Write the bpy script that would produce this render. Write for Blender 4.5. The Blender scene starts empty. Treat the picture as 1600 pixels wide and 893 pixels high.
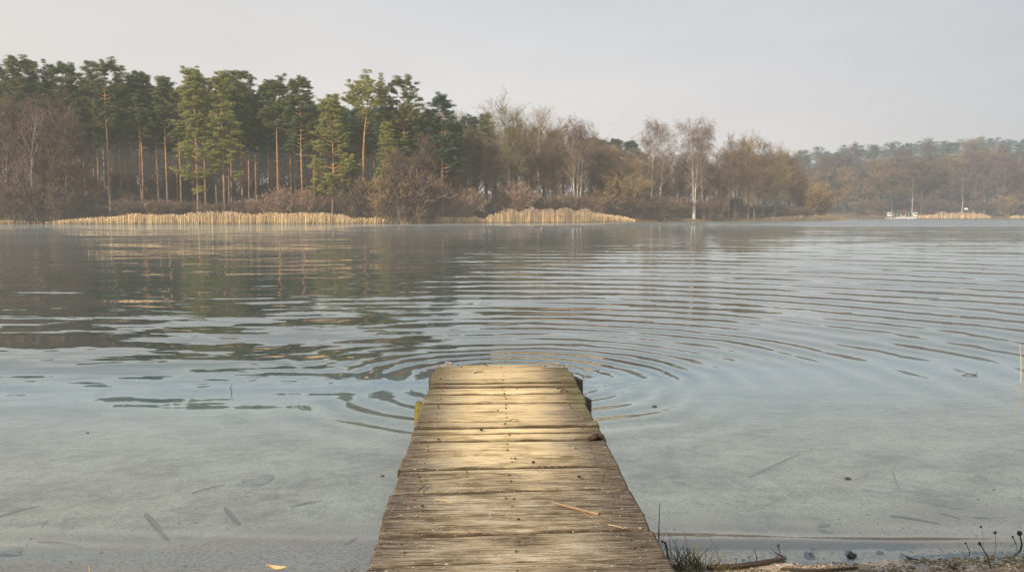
import bpy, math, random
import numpy as np
from mathutils import Vector, noise as mnoise

PI = math.pi
rng = np.random.default_rng(7)
random.seed(7)
SC = bpy.context.scene
COL = SC.collection

# ------------------------------------------------------------------ camera
F = 1244.0
CAMZ = 1.76
PITCH = math.atan(111.5 / F)
cam_d = bpy.data.cameras.new("camera")
cam = bpy.data.objects.new("camera", cam_d)
COL.objects.link(cam)
cam.location = (0, 0, CAMZ)
cam.rotation_euler = (PI / 2 - PITCH, 0, 0)
cam_d.sensor_width = 36
cam_d.lens = F / 1600 * 36
cam_d.clip_end = 6000
cam_d.clip_start = 0.05
SC.camera = cam


def ray(px, py):
    a = (px - 800) / F
    b = (446.5 - py) / F
    c, s = math.cos(PITCH), math.sin(PITCH)
    return a, c + b * s, -s + b * c


def at(px, py, z=0.0):
    x, y, k = ray(px, py)
    t = (z - CAMZ) / k
    return Vector((x * t, y * t, z))


def atY(px, py, Y):
    x, y, k = ray(px, py)
    t = Y / y
    return Vector((x * t, Y, CAMZ + k * t))


# ------------------------------------------------------------------ node helpers
class NT:
    def __init__(self, tree):
        self.t = tree
        self.n = tree.nodes
        self.l = tree.links

    def new(self, typ, **kw):
        nd = self.n.new(typ)
        for k, v in kw.items():
            setattr(nd, k, v)
        return nd

    def put(self, sock, v):
        if isinstance(v, bpy.types.NodeSocket):
            self.l.new(v, sock)
        elif isinstance(v, (tuple, list)) and len(v) == 3 and sock.type == 'RGBA':
            sock.default_value = (*v, 1)
        else:
            sock.default_value = v

    def m(self, op, a, b=None, c=None, clamp=False):
        nd = self.new('ShaderNodeMath', operation=op, use_clamp=clamp)
        self.put(nd.inputs[0], a)
        if b is not None:
            self.put(nd.inputs[1], b)
        if c is not None:
            self.put(nd.inputs[2], c)
        return nd.outputs[0]

    def v(self, op, a, b=None, out=0):
        nd = self.new('ShaderNodeVectorMath', operation=op)
        self.put(nd.inputs[0], a)
        if b is not None:
            if op == 'SCALE':
                self.put(nd.inputs[3], b)
            else:
                self.put(nd.inputs[1], b)
        return nd.outputs[out]

    def sep(self, a):
        nd = self.new('ShaderNodeSeparateXYZ')
        self.put(nd.inputs[0], a)
        return nd.outputs

    def comb(self, x, y, z):
        nd = self.new('ShaderNodeCombineXYZ')
        for i, q in enumerate((x, y, z)):
            self.put(nd.inputs[i], q)
        return nd.outputs[0]

    def noise(self, vec, scale=1.0, detail=2.0, rough=0.5, color=False, dist=0.0):
        nd = self.new('ShaderNodeTexNoise')
        self.put(nd.inputs['Vector'], vec)
        nd.inputs['Scale'].default_value = scale
        nd.inputs['Detail'].default_value = detail
        nd.inputs['Roughness'].default_value = rough
        nd.inputs['Distortion'].default_value = dist
        return nd.outputs[1 if color else 0]

    def ramp(self, fac, stops):
        nd = self.new('ShaderNodeValToRGB')
        self.put(nd.inputs[0], fac)
        el = nd.color_ramp.elements
        while len(el) < len(stops):
            el.new(0.5)
        for e, (p, c) in zip(el, stops):
            e.position = p
            e.color = (*c, 1) if len(c) == 3 else c
        return nd.outputs[0]

    def mix(self, f, a, b, blend='MIX'):
        nd = self.new('ShaderNodeMix', data_type='RGBA', blend_type=blend)
        self.put(nd.inputs[0], f)
        self.put(nd.inputs[6], a)
        self.put(nd.inputs[7], b)
        return nd.outputs[2]

    def mapr(self, a, f0, f1, t0=0.0, t1=1.0, smooth=True):
        nd = self.new('ShaderNodeMapRange')
        nd.interpolation_type = 'SMOOTHSTEP' if smooth else 'LINEAR'
        self.put(nd.inputs[0], a)
        for i, q in enumerate((f0, f1, t0, t1)):
            nd.inputs[i + 1].default_value = q
        return nd.outputs[0]


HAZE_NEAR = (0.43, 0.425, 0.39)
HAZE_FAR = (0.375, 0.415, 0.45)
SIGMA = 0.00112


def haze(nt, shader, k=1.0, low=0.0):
    """aerial haze painted into the material as a glow that thickens with distance"""
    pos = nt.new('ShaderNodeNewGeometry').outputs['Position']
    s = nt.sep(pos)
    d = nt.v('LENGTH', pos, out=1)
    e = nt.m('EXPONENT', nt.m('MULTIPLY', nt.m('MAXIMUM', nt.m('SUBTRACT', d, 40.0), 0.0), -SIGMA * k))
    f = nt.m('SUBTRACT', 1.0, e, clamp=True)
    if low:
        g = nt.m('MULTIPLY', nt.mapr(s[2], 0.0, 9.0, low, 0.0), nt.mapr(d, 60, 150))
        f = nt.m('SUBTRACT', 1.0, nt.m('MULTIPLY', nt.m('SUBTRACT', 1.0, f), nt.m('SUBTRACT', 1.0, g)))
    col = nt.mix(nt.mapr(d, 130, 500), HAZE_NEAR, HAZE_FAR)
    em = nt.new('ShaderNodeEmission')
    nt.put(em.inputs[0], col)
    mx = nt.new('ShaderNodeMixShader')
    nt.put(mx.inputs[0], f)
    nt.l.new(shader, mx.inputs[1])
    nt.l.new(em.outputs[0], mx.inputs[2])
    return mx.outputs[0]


def material(name, fn, rough=0.85, hz=False, low=0.07, bump=None, spec=0.3, metallic=0.0, k=1.0):
    mt = bpy.data.materials.new(name)
    mt.use_nodes = True
    mt.node_tree.nodes.clear()
    nt = NT(mt.node_tree)
    out = nt.new('ShaderNodeOutputMaterial')
    b = nt.new('ShaderNodeBsdfPrincipled')
    nt.put(b.inputs['Base Color'], fn(nt))
    nt.put(b.inputs['Roughness'], rough)
    b.inputs['Specular IOR Level'].default_value = spec
    b.inputs['Metallic'].default_value = metallic
    if bump:
        h, st, di = bump(nt)
        bn = nt.new('ShaderNodeBump')
        bn.inputs['Strength'].default_value = st
        bn.inputs['Distance'].default_value = di
        nt.put(bn.inputs['Height'], h)
        nt.l.new(bn.outputs[0], b.inputs['Normal'])
    sh = b.outputs[0]
    if hz:
        sh = haze(nt, sh, k=k, low=low)
        mt.cycles.emission_sampling = 'NONE'
    nt.l.new(sh, out.inputs[0])
    return mt


def ob_co(nt):
    return nt.new('ShaderNodeTexCoord').outputs['Object']


def geo_pos(nt):
    return nt.new('ShaderNodeNewGeometry').outputs['Position']


def ob_rand(nt):
    return nt.new('ShaderNodeObjectInfo').outputs['Random']


# ------------------------------------------------------------------ object helpers
def tag(o, label=None, cat=None, group=None, kind=None):
    if label:
        o['label'] = label
    if cat:
        o['category'] = cat
    if group:
        o['group'] = group
    if kind:
        o['kind'] = kind
    return o


def mesh_np(name, V, T, smooth=False):
    """V (n,3); T a list of (m,k) index arrays of triangles or quads"""
    me = bpy.data.meshes.new(name)
    if not isinstance(T, list):
        T = [T]
    T = [t for t in T if len(t)]
    loops = np.concatenate([t.ravel() for t in T]).astype(np.int32)
    sizes = np.concatenate([np.full(len(t), t.shape[1]) for t in T]).astype(np.int32)
    starts = np.concatenate([[0], np.cumsum(sizes)[:-1]]).astype(np.int32)
    me.vertices.add(len(V))
    me.vertices.foreach_set('co', np.asarray(V, dtype=np.float32).ravel())
    me.loops.add(len(loops))
    me.loops.foreach_set('vertex_index', loops)
    me.polygons.add(len(sizes))
    me.polygons.foreach_set('loop_start', starts)
    me.polygons.foreach_set('loop_total', sizes)
    me.polygons.foreach_set('use_smooth', np.full(len(sizes), smooth))
    me.update(calc_edges=True)
    me.validate()
    return me


def add(name, me, mat=None, parent=None, loc=(0, 0, 0)):
    o = bpy.data.objects.new(name, me)
    COL.objects.link(o)
    o.location = loc
    if mat and not me.materials:
        me.materials.append(mat)
    if parent:
        o.parent = parent
    return o


def empty(name, loc=(0, 0, 0), rz=0.0, s=1.0):
    o = bpy.data.objects.new(name, None)
    COL.objects.link(o)
    o.location = loc
    o.rotation_euler = (0, 0, rz)
    o.scale = (s, s, s)
    return o


def copy_thing(root, loc, rz, s, label=None, group=None, sz=None):
    r = root.copy()
    COL.objects.link(r)
    r.location = loc
    r.rotation_euler = (0, 0, rz)
    r.scale = (s, s, sz if sz else s)
    if label:
        r['label'] = label
    if group:
        r['group'] = group
    elif 'group' in r.keys():
        del r['group']
    for ch in root.children:
        c = ch.copy()
        COL.objects.link(c)
        c.parent = r
        for g in ch.children:
            d = g.copy()
            COL.objects.link(d)
            d.parent = c
    return r


class MB:
    """collects triangles and quads"""
    def __init__(self):
        self.V = []
        self.T3 = []
        self.T4 = []
        self.n = 0

    def add(self, V, T):
        V = np.asarray(V, float)
        T = np.asarray(T)
        (self.T3 if T.shape[1] == 3 else self.T4).append(T + self.n)
        self.V.append(V)
        self.n += len(V)

    def tubes(self, P, R, sides=4, cap=False):
        """P (n,k,3) polylines, R (n,k)"""
        P = np.asarray(P, float)
        R = np.asarray(R, float)
        n, k, _ = P.shape
        D = np.gradient(P, axis=1)
        D /= np.linalg.norm(D, axis=2, keepdims=True) + 1e-9
        ref = np.zeros_like(D)
        ref[..., 0] = 1
        m = np.abs(D[..., 0]) > 0.8
        ref[m] = (0, 0, 1)
        ref[:] = ref[:, :1]
        A = np.cross(D, ref)
        A /= np.linalg.norm(A, axis=2, keepdims=True) + 1e-9
        B = np.cross(D, A)
        ang = np.arange(sides) * 2 * PI / sides
        ring = (A[:, :, None] * np.cos(ang)[None, None, :, None] + B[:, :, None] * np.sin(ang)[None, None, :, None])
        V = P[:, :, None] + ring * R[:, :, None, None]
        idx = np.arange(n * k * sides).reshape(n, k, sides)
        a = idx[:, :-1]
        b = idx[:, 1:]
        q = np.stack([a, np.roll(a, -1, 2), np.roll(b, -1, 2), b], -1).reshape(-1, 4)
        self.add(V.reshape(-1, 3), q)

    def ribbons(self, P, R):
        """thin three-cornered twigs: base width R[:,0], tip point"""
        P = np.asarray(P, float)
        n, k, _ = P.shape
        D = P[:, -1] - P[:, 0]
        r = rng.normal(size=(n, 3))
        A = np.cross(D, r)
        A /= np.linalg.norm(A, axis=1, keepdims=True) + 1e-9
        a = P + A[:, None] * R[:, :, None]
        b = P - A[:, None] * R[:, :, None]
        V = np.stack([a, b], 2).reshape(-1, 3)
        idx = np.arange(n * k * 2).reshape(n, k, 2)
        q = np.stack([idx[:, :-1, 0], idx[:, 1:, 0], idx[:, 1:, 1], idx[:, :-1, 1]], -1).reshape(-1, 4)
        self.add(V, q)

    def box(self, c, s, rz=0.0):
        x, y, z = [q / 2 for q in s]
        V = np.array([(i, j, k) for i in (-x, x) for j in (-y, y) for k in (-z, z)], float)
        cs, sn = math.cos(rz), math.sin(rz)
        V = np.stack([V[:, 0] * cs - V[:, 1] * sn, V[:, 0] * sn + V[:, 1] * cs, V[:, 2]], 1) + np.array(c)
        q = np.array([(0, 1, 3, 2), (4, 6, 7, 5), (0, 4, 5, 1), (2, 3, 7, 6), (0, 2, 6, 4), (1, 5, 7, 3)])
        self.add(V, q)

    def blob(self, c, r, seed=0, sub=10, rough=0.25):
        """an uneven stone-like lump; r = (rx, ry, rz)"""
        u = np.linspace(0, PI, sub)
        w = np.linspace(0, 2 * PI, sub * 2, endpoint=False)
        uu, ww = np.meshgrid(u, w, indexing='ij')
        N = np.stack([np.sin(uu) * np.cos(ww), np.sin(uu) * np.sin(ww), np.cos(uu)], -1).reshape(-1, 3)
        d = np.array([1 + rough * mnoise.noise(Vector(p * 1.6 + seed)) * 1.6 + rough * .4 * mnoise.noise(Vector(p * 5 + seed)) for p in N])
        V = N * d[:, None] * np.array(r) + np.array(c)
        idx = np.arange(sub * sub * 2).reshape(sub, sub * 2)
        a, b = idx[:-1], idx[1:]
        q = np.stack([a, b, np.roll(b, -1, 1), np.roll(a, -1, 1)], -1).reshape(-1, 4)
        self.add(V, q)

    def mesh(self, name, smooth=False):
        V = np.concatenate(self.V)
        T = []
        if self.T3:
            T.append(np.concatenate(self.T3))
        if self.T4:
            T.append(np.concatenate(self.T4))
        return mesh_np(name, V, T, smooth)


# ------------------------------------------------------------------ light and sky
SUN_EL, SUN_AZ = math.radians(28), math.radians(-38)      # azimuth: angle of the sun from straight behind the camera, towards its left
sun_dir = Vector((math.sin(SUN_AZ) * math.cos(SUN_EL), -math.cos(SUN_AZ) * math.cos(SUN_EL), math.sin(SUN_EL)))   # points at the sun
ld = bpy.data.lights.new('sun', 'SUN')
ld.energy = 4.9
ld.angle = math.radians(0.6)
ld.color = (1.0, 0.84, 0.62)
lo = bpy.data.objects.new('sun', ld)
COL.objects.link(lo)
lo.rotation_euler = sun_dir.to_track_quat('Z', 'Y').to_euler()

W = bpy.data.worlds.new("World")
SC.world = W
W.use_nodes = True
W.node_tree.nodes.clear()
nt = NT(W.node_tree)
sky = nt.new('ShaderNodeTexSky', sky_type='NISHITA')
sky.sun_disc = False
sky.sun_elevation = SUN_EL
sky.sun_rotation = math.atan2(sun_dir.x, sun_dir.y)
sky.dust_density = 4.0
sky.air_density = 1.2
d = nt.new('ShaderNodeTexCoord').outputs['Generated']
s = nt.sep(d)
el = nt.mapr(s[2], 0.02, 0.34)
xx = nt.mapr(s[0], -0.62, 0.62, smooth=False)
low = nt.ramp(xx, [(0, (6.55, 6.02, 5.55)), (0.42, (6.55, 6.15, 5.85)), (0.75, (5.85, 5.6, 5.5)), (1, (4.75, 4.75, 4.8))])
high = nt.ramp(xx, [(0, (5.6, 5.4, 5.25)), (0.5, (5.4, 5.5, 5.6)), (1, (4.25, 4.35, 4.55))])
zen = nt.ramp(xx, [(0, (6.6, 7.4, 7.8)), (1, (5.6, 7.0, 8.2))])
veil = nt.mix(el, low, high)
veil = nt.mix(nt.mapr(s[2], 0.30, 0.62), veil, zen)
cl = nt.noise(nt.v('MULTIPLY', d, (1.2, 1.2, 5.0)), 2.2, 5, 0.55)
veil = nt.mix(1.0, veil, nt.ramp(cl, [(0.3, (0.95, 0.95, 0.965)), (0.7, (1.04, 1.035, 1.03))]), 'MULTIPLY')
skyc = nt.mix(0.90, sky.outputs[0], veil)
bg = nt.new('ShaderNodeBackground')
nt.put(bg.inputs[0], skyc)
bg.inputs[1].default_value = 0.132
wo = nt.new('ShaderNodeOutputWorld')
nt.l.new(bg.outputs[0], wo.inputs[0])

SC.view_settings.view_transform = 'Standard'
SC.view_settings.look = 'None'
SC.view_settings.exposure = 0
SC.render.engine = 'CYCLES'
SC.cycles.use_denoising = True
SC.cycles.max_bounces = 6
SC.cycles.diffuse_bounces = 2
SC.cycles.glossy_bounces = 3
SC.cycles.transparent_max_bounces = 12
SC.cycles.sample_clamp_indirect = 4.0

# ------------------------------------------------------------------ materials


def c_needles(nt):
    r = ob_rand(nt)
    a = nt.mix(r, (0.12, 0.155, 0.046), (0.235, 0.24, 0.072))
    b = nt.noise(ob_co(nt), 0.9, 3, 0.6)
    c = nt.mix(nt.mapr(b, 0.35, 0.65), (0.045, 0.075, 0.034), a)
    d = nt.noise(ob_co(nt), 4.5, 2)
    return nt.mix(nt.mapr(d, 0.4, 0.72, 0, .7), c, (0.155, 0.150, 0.055))


def c_needles_gold(nt):
    b = nt.noise(ob_co(nt), 0.9, 3, 0.6)
    c = nt.mix(nt.mapr(b, 0.3, 0.6), (0.11, 0.14, 0.04), (0.29, 0.285, 0.08))
    d = nt.noise(ob_co(nt), 4.5, 2)
    return nt.mix(nt.mapr(d, 0.4, 0.72, 0, .8), c, (0.31, 0.28, 0.09))


def c_needles_blue(nt):
    b = nt.noise(ob_co(nt), 0.9, 3, 0.6)
    return nt.mix(nt.mapr(b, 0.35, 0.65), (0.035, 0.066, 0.046), (0.095, 0.135, 0.075))


def c_pinebark(nt):
    s = nt.sep(ob_co(nt))
    n = nt.noise(nt.v('MULTIPLY', ob_co(nt), (5, 5, 1.2)), 1.0, 3, .6)
    h = nt.mapr(nt.m('ADD', s[2], nt.m('MULTIPLY', n, 5.0)), 5.0, 15.0)
    a = nt.mix(nt.mapr(n, .3, .7), (0.11, 0.08, 0.06), (0.28, 0.20, 0.15))
    b = nt.mix(nt.mapr(n, .3, .7), (0.26, 0.135, 0.07), (0.58, 0.33, 0.17))
    return nt.mix(h, a, b)


def c_birch(nt):
    n = nt.noise(nt.v('MULTIPLY', ob_co(nt), (2, 2, 3.5)), 1.4, 4, .7)
    return nt.ramp(n, [(0.36, (0.10, 0.085, 0.075)), (0.46, (0.62, 0.56, 0.47)), (0.7, (0.82, 0.76, 0.66))])


def c_greybark(nt):
    n = nt.noise(nt.v('MULTIPLY', ob_co(nt), (5, 5, 1)), 1.0, 3)
    return nt.mix(n, (0.075, 0.058, 0.045), (0.22, 0.175, 0.13))


def twigs(a, b):
    def f(nt):
        n = nt.noise(ob_co(nt), 0.8, 3)
        c = nt.mix(nt.mapr(n, .3, .7), a, b)
        return nt.mix(nt.m('MULTIPLY', ob_rand(nt), 0.4), c, (0.17, 0.12, 0.08))
    return f


M = {}
M['needles'] = material('pine_needles', c_needles, 0.7, True)
M['needles_gold'] = material('pine_needles_yellow_green', c_needles_gold, 0.7, True)
M['needles_blue'] = material('pine_needles_dark', c_needles_blue, 0.7, True)
M['pinebark'] = material('pine_bark', c_pinebark, 0.9, True)
M['birch'] = material('birch_bark', c_birch, 0.8, True)
M['greybark'] = material('grey_bark', c_greybark, 0.9, True)
M['twig_brown'] = material('twigs_brown', twigs((0.11, 0.082, 0.055), (0.235, 0.17, 0.105)), 0.9, True)
M['twig_purple'] = material('twigs_purple_brown', twigs((0.13, 0.090, 0.068), (0.26, 0.175, 0.125)), 0.9, True)
M['twig_orange'] = material('twigs_orange', twigs((0.23, 0.155, 0.075), (0.38, 0.265, 0.14)), 0.9, True)
M['twig_pink'] = material('twigs_pinkish', twigs((0.30, 0.18, 0.12), (0.42, 0.28, 0.20)), 0.9, True)
M['twig_green'] = material('twigs_mossy', twigs((0.15, 0.13, 0.055), (0.27, 0.225, 0.10)), 0.9, True)


def c_reed(nt):
    s = nt.sep(geo_pos(nt))
    n = nt.noise(geo_pos(nt), 0.6, 2)
    rr_ = nt.new('ShaderNodeNewGeometry').outputs['Random Per Island']
    a = nt.ramp(nt.m('ADD', nt.m('MULTIPLY', s[2], 0.36), nt.m('MULTIPLY', nt.m('SUBTRACT', n, .5), .35)),
                [(0.0, (0.42, 0.31, 0.17)), (0.2, (0.86, 0.63, 0.35)), (0.66, (0.72, 0.52, 0.31)), (0.86, (0.46, 0.33, 0.24))])
    return nt.mix(nt.mapr(rr_, .45, 1.0, 0, .75), a, (0.20, 0.14, 0.085))


M['reed'] = material('dry_reed', c_reed, 0.7, True, low=0.05)
M['reed_dull'] = material('dull_reed', lambda nt: nt.mix(nt.noise(geo_pos(nt), .6, 2), (0.20, 0.15, 0.09), (0.36, 0.28, 0.18)), 0.7, True, low=0.1)


def c_litter(nt):
    p = geo_pos(nt)
    n = nt.noise(p, 0.25, 5, .65)
    n2 = nt.noise(p, 2.5, 3, .6)
    a = nt.ramp(n, [(0.3, (0.085, 0.055, 0.03)), (0.5, (0.22, 0.135, 0.06)), (0.68, (0.34, 0.22, 0.10))])
    return nt.mix(nt.m('MULTIPLY', n2, .6), a, (0.12, 0.085, 0.04))


M['litter'] = material('forest_floor', c_litter, 0.95, True)
M['farground'] = material('far_hill_ground', c_litter, 0.95, True)
M['farsand'] = material('far_beach_sand', lambda nt: nt.mix(nt.noise(geo_pos(nt), .3, 3), (0.40, 0.28, 0.15), (0.58, 0.42, 0.24)), 0.95, True)


# wood of the jetty: local x runs across, y along
def wood_fields(nt):
    oc = ob_co(nt)
    r = ob_rand(nt)
    s = nt.sep(oc)
    off = nt.comb(nt.m('MULTIPLY', r, 31.0), nt.m('MULTIPLY', r, 17.0), r)
    fib = nt.noise(nt.v('ADD', nt.v('MULTIPLY', oc, (7.0, 110.0, 60.0)), off), 1.0, 4, .7, dist=0.3)
    fib2 = nt.noise(nt.v('ADD', nt.v('MULTIPLY', oc, (2.0, 34.0, 22.0)), off), 1.0, 4, .6, dist=0.6)
    blotch = nt.noise(nt.v('ADD', nt.v('MULTIPLY', oc, (2.6, 7.5, 5)), off), 1.0, 6, .72)
    speck = nt.noise(nt.v('ADD', nt.v('MULTIPLY', oc, (55, 75, 60)), off), 1.0, 3, .7)
    return oc, r, s, fib, fib2, blotch, speck


def c_wood(nt):
    oc, r, s, fib, fib2, blotch, speck = wood_fields(nt)
    # pool of light painted into the worn middle of the walkway, weathered dark edges
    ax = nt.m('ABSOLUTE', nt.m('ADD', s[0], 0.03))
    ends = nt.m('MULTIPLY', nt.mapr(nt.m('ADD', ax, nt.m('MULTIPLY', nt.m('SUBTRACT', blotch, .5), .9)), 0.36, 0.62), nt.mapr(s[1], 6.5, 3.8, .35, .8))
    lit_wear = nt.m('SUBTRACT', 1.0, nt.mapr(nt.m('ADD', ax, nt.m('MULTIPLY', nt.m('SUBTRACT', blotch, .5), 0.85)), 0.16, 0.60))
    along = nt.mapr(nt.m('ADD', s[1], nt.m('MULTIPLY', nt.m('SUBTRACT', blotch, .5), 1.6)), 3.8, 5.3, 0.18, 1.0)  # the painted light fades out towards the near end
    lit_wear = nt.m('MULTIPLY', lit_wear, along)
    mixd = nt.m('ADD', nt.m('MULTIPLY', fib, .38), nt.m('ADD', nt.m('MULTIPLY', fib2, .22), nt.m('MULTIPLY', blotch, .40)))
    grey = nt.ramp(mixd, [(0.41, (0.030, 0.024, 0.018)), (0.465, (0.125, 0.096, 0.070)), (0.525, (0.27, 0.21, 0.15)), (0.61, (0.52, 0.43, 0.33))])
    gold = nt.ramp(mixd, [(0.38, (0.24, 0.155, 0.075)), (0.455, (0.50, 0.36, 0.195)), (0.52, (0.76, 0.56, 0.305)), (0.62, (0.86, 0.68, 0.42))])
    c = nt.mix(lit_wear, grey, gold)
    c = nt.mix(nt.mapr(r, 0.0, 1.0, 0.0, 0.30), c, (0.10, 0.068, 0.045))
    at_ = nt.new('ShaderNodeAttribute', attribute_name='rim')
    ed = nt.mapr(nt.m('ADD', at_.outputs['Fac'], nt.m('MULTIPLY', nt.m('SUBTRACT', blotch, .5), .035)), 0.0, 0.020, .85, 0.0)
    c = nt.mix(ed, c, (0.035, 0.025, 0.017))
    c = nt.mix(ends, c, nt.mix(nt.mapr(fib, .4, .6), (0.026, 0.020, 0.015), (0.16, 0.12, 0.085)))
    # lichen specks
    c = nt.mix(nt.m('MULTIPLY', nt.mapr(speck, 0.63, 0.70), nt.mapr(lit_wear, 0.0, .8, .85, .25)), c, (0.60, 0.55, 0.46))
    c = nt.mix(nt.m('MULTIPLY', nt.mapr(speck, 0.37, 0.30), nt.mapr(lit_wear, 0.0, .8, .8, .35)), c, (0.03, 0.024, 0.018))
    # dark cracks along the grain
    crack = nt.mapr(nt.noise(nt.v('ADD', nt.v('MULTIPLY', oc, (1.1, 26.0, 10.0)), nt.comb(nt.m('MULTIPLY', r, 77.0), r, 0.0)), 1.0, 3, .6), 0.315, 0.345, 1.0, 0.0)
    c = nt.mix(nt.m('MULTIPLY', crack, .85), c, (0.03, 0.02, 0.012))
    # knots
    vo = nt.new('ShaderNodeTexVoronoi')
    nt.put(vo.inputs['Vector'], nt.v('ADD', nt.v('MULTIPLY', oc, (1.6, 3.4, 1.0)), off_r(nt, r)))
    kn = nt.mapr(vo.outputs['Distance'], 0.035, 0.075, 1.0, 0.0)
    c = nt.mix(nt.m('MULTIPLY', kn, .65), c, (0.07, 0.04, 0.022))
    # green algae on the far rims
    alg = nt.m('MULTIPLY', nt.mapr(ax, 0.45, 0.62), nt.mapr(s[1], 4.5, 6.5))
    return nt.mix(nt.m('MULTIPLY', alg, .3), c, (0.12, 0.12, 0.025))


def off_r(nt, r):
    return nt.comb(nt.m('MULTIPLY', r, 13.0), nt.m('MULTIPLY', r, 41.0), 0.0)


def b_wood(nt):
    oc, r, s, fib, fib2, blotch, speck = wood_fields(nt)
    h = nt.m('ADD', nt.m('MULTIPLY', fib, .8), nt.m('MULTIPLY', fib2, .4))
    h = nt.m('ADD', h, nt.m('MULTIPLY', speck, .5))
    return h, 0.5, 0.004


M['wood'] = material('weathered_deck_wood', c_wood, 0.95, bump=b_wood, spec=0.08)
M['plankside'] = material('gap_shade_plank_side', lambda nt: nt.mix(nt.noise(nt.v('MULTIPLY', ob_co(nt), (9, 30, 30)), 1, 3), (0.018, 0.013, 0.009), (0.10, 0.07, 0.042)), 0.9)  # plank sides coloured dark to stand in for shade in the gaps
M['beam'] = material('wet_dark_wood', lambda nt: nt.mix(nt.noise(nt.v('MULTIPLY', ob_co(nt), (20, 3, 20)), 1, 3), (0.022, 0.016, 0.011), (0.085, 0.06, 0.035)), 0.7)
M['moss'] = material('mossy_post', lambda nt: nt.mix(nt.noise(ob_co(nt), 22, 3), (0.06, 0.05, 0.015), (0.25, 0.19, 0.03)), 0.9)
M['metal'] = material('dull_galvanised_metal', lambda nt: nt.mix(nt.noise(ob_co(nt), 60, 3), (0.22, 0.20, 0.17), (0.42, 0.385, 0.33)), 0.5, metallic=0.35)
M['rust'] = material('rusty_iron', lambda nt: nt.mix(nt.noise(ob_co(nt), 90, 3), (0.05, 0.03, 0.022), (0.19, 0.10, 0.06)), 0.8)
M['twig'] = material('dry_twig', lambda nt: nt.mix(nt.noise(ob_co(nt), 45, 3), (0.17, 0.11, 0.06), (0.40, 0.28, 0.17)), 0.8)
M['darktwig'] = material('dark_wet_twig', lambda nt: nt.mix(nt.noise(ob_co(nt), 45, 3), (0.02, 0.015, 0.012), (0.075, 0.052, 0.035)), 0.8)
M['straw'] = material('straw', lambda nt: nt.mix(nt.noise(ob_co(nt), 25, 3), (0.40, 0.29, 0.15), (0.62, 0.48, 0.28)), 0.7)
M['grass'] = material('shore_grass', lambda nt: nt.mix(nt.noise(geo_pos(nt), 25, 3), (0.035, 0.038, 0.016), (0.22, 0.17, 0.08)), 0.7)
M['bark'] = material('dark_bark', lambda nt: nt.mix(nt.noise(ob_co(nt), 60, 4), (0.018, 0.012, 0.009), (0.09, 0.052, 0.03)), 0.85)


def c_stone(nt):
    n = nt.noise(ob_co(nt), 30, 4, .7)
    a = nt.mix(ob_rand(nt), (0.20, 0.165, 0.125), (0.36, 0.33, 0.29))
    return nt.mix(nt.mapr(n, .35, .65), nt.mix(.55, a, (0.03, 0.025, 0.02)), a)


M['stone'] = material('shore_stone', c_stone, 0.75)
M['darkstone'] = material('wet_dark_stone', lambda nt: nt.mix(nt.mapr(nt.noise(ob_co(nt), 30, 3), .4, .7), (0.018, 0.014, 0.012), (0.15, 0.085, 0.035)), 0.5)


def c_gravel(nt):
    v = nt.new('ShaderNodeNewGeometry')
    r = v.outputs['Random Per Island']
    n = nt.noise(v.outputs['Position'], 60, 3)
    c = nt.ramp(r, [(0, (0.06, 0.043, 0.03)), (0.35, (0.18, 0.13, 0.085)), (0.8, (0.34, 0.26, 0.17)), (1, (0.60, 0.53, 0.43))])
    return nt.mix(nt.m('MULTIPLY', n, .5), c, (0.11, 0.08, 0.05))


M['gravel'] = material('gravel', c_gravel, 0.8)


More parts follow.
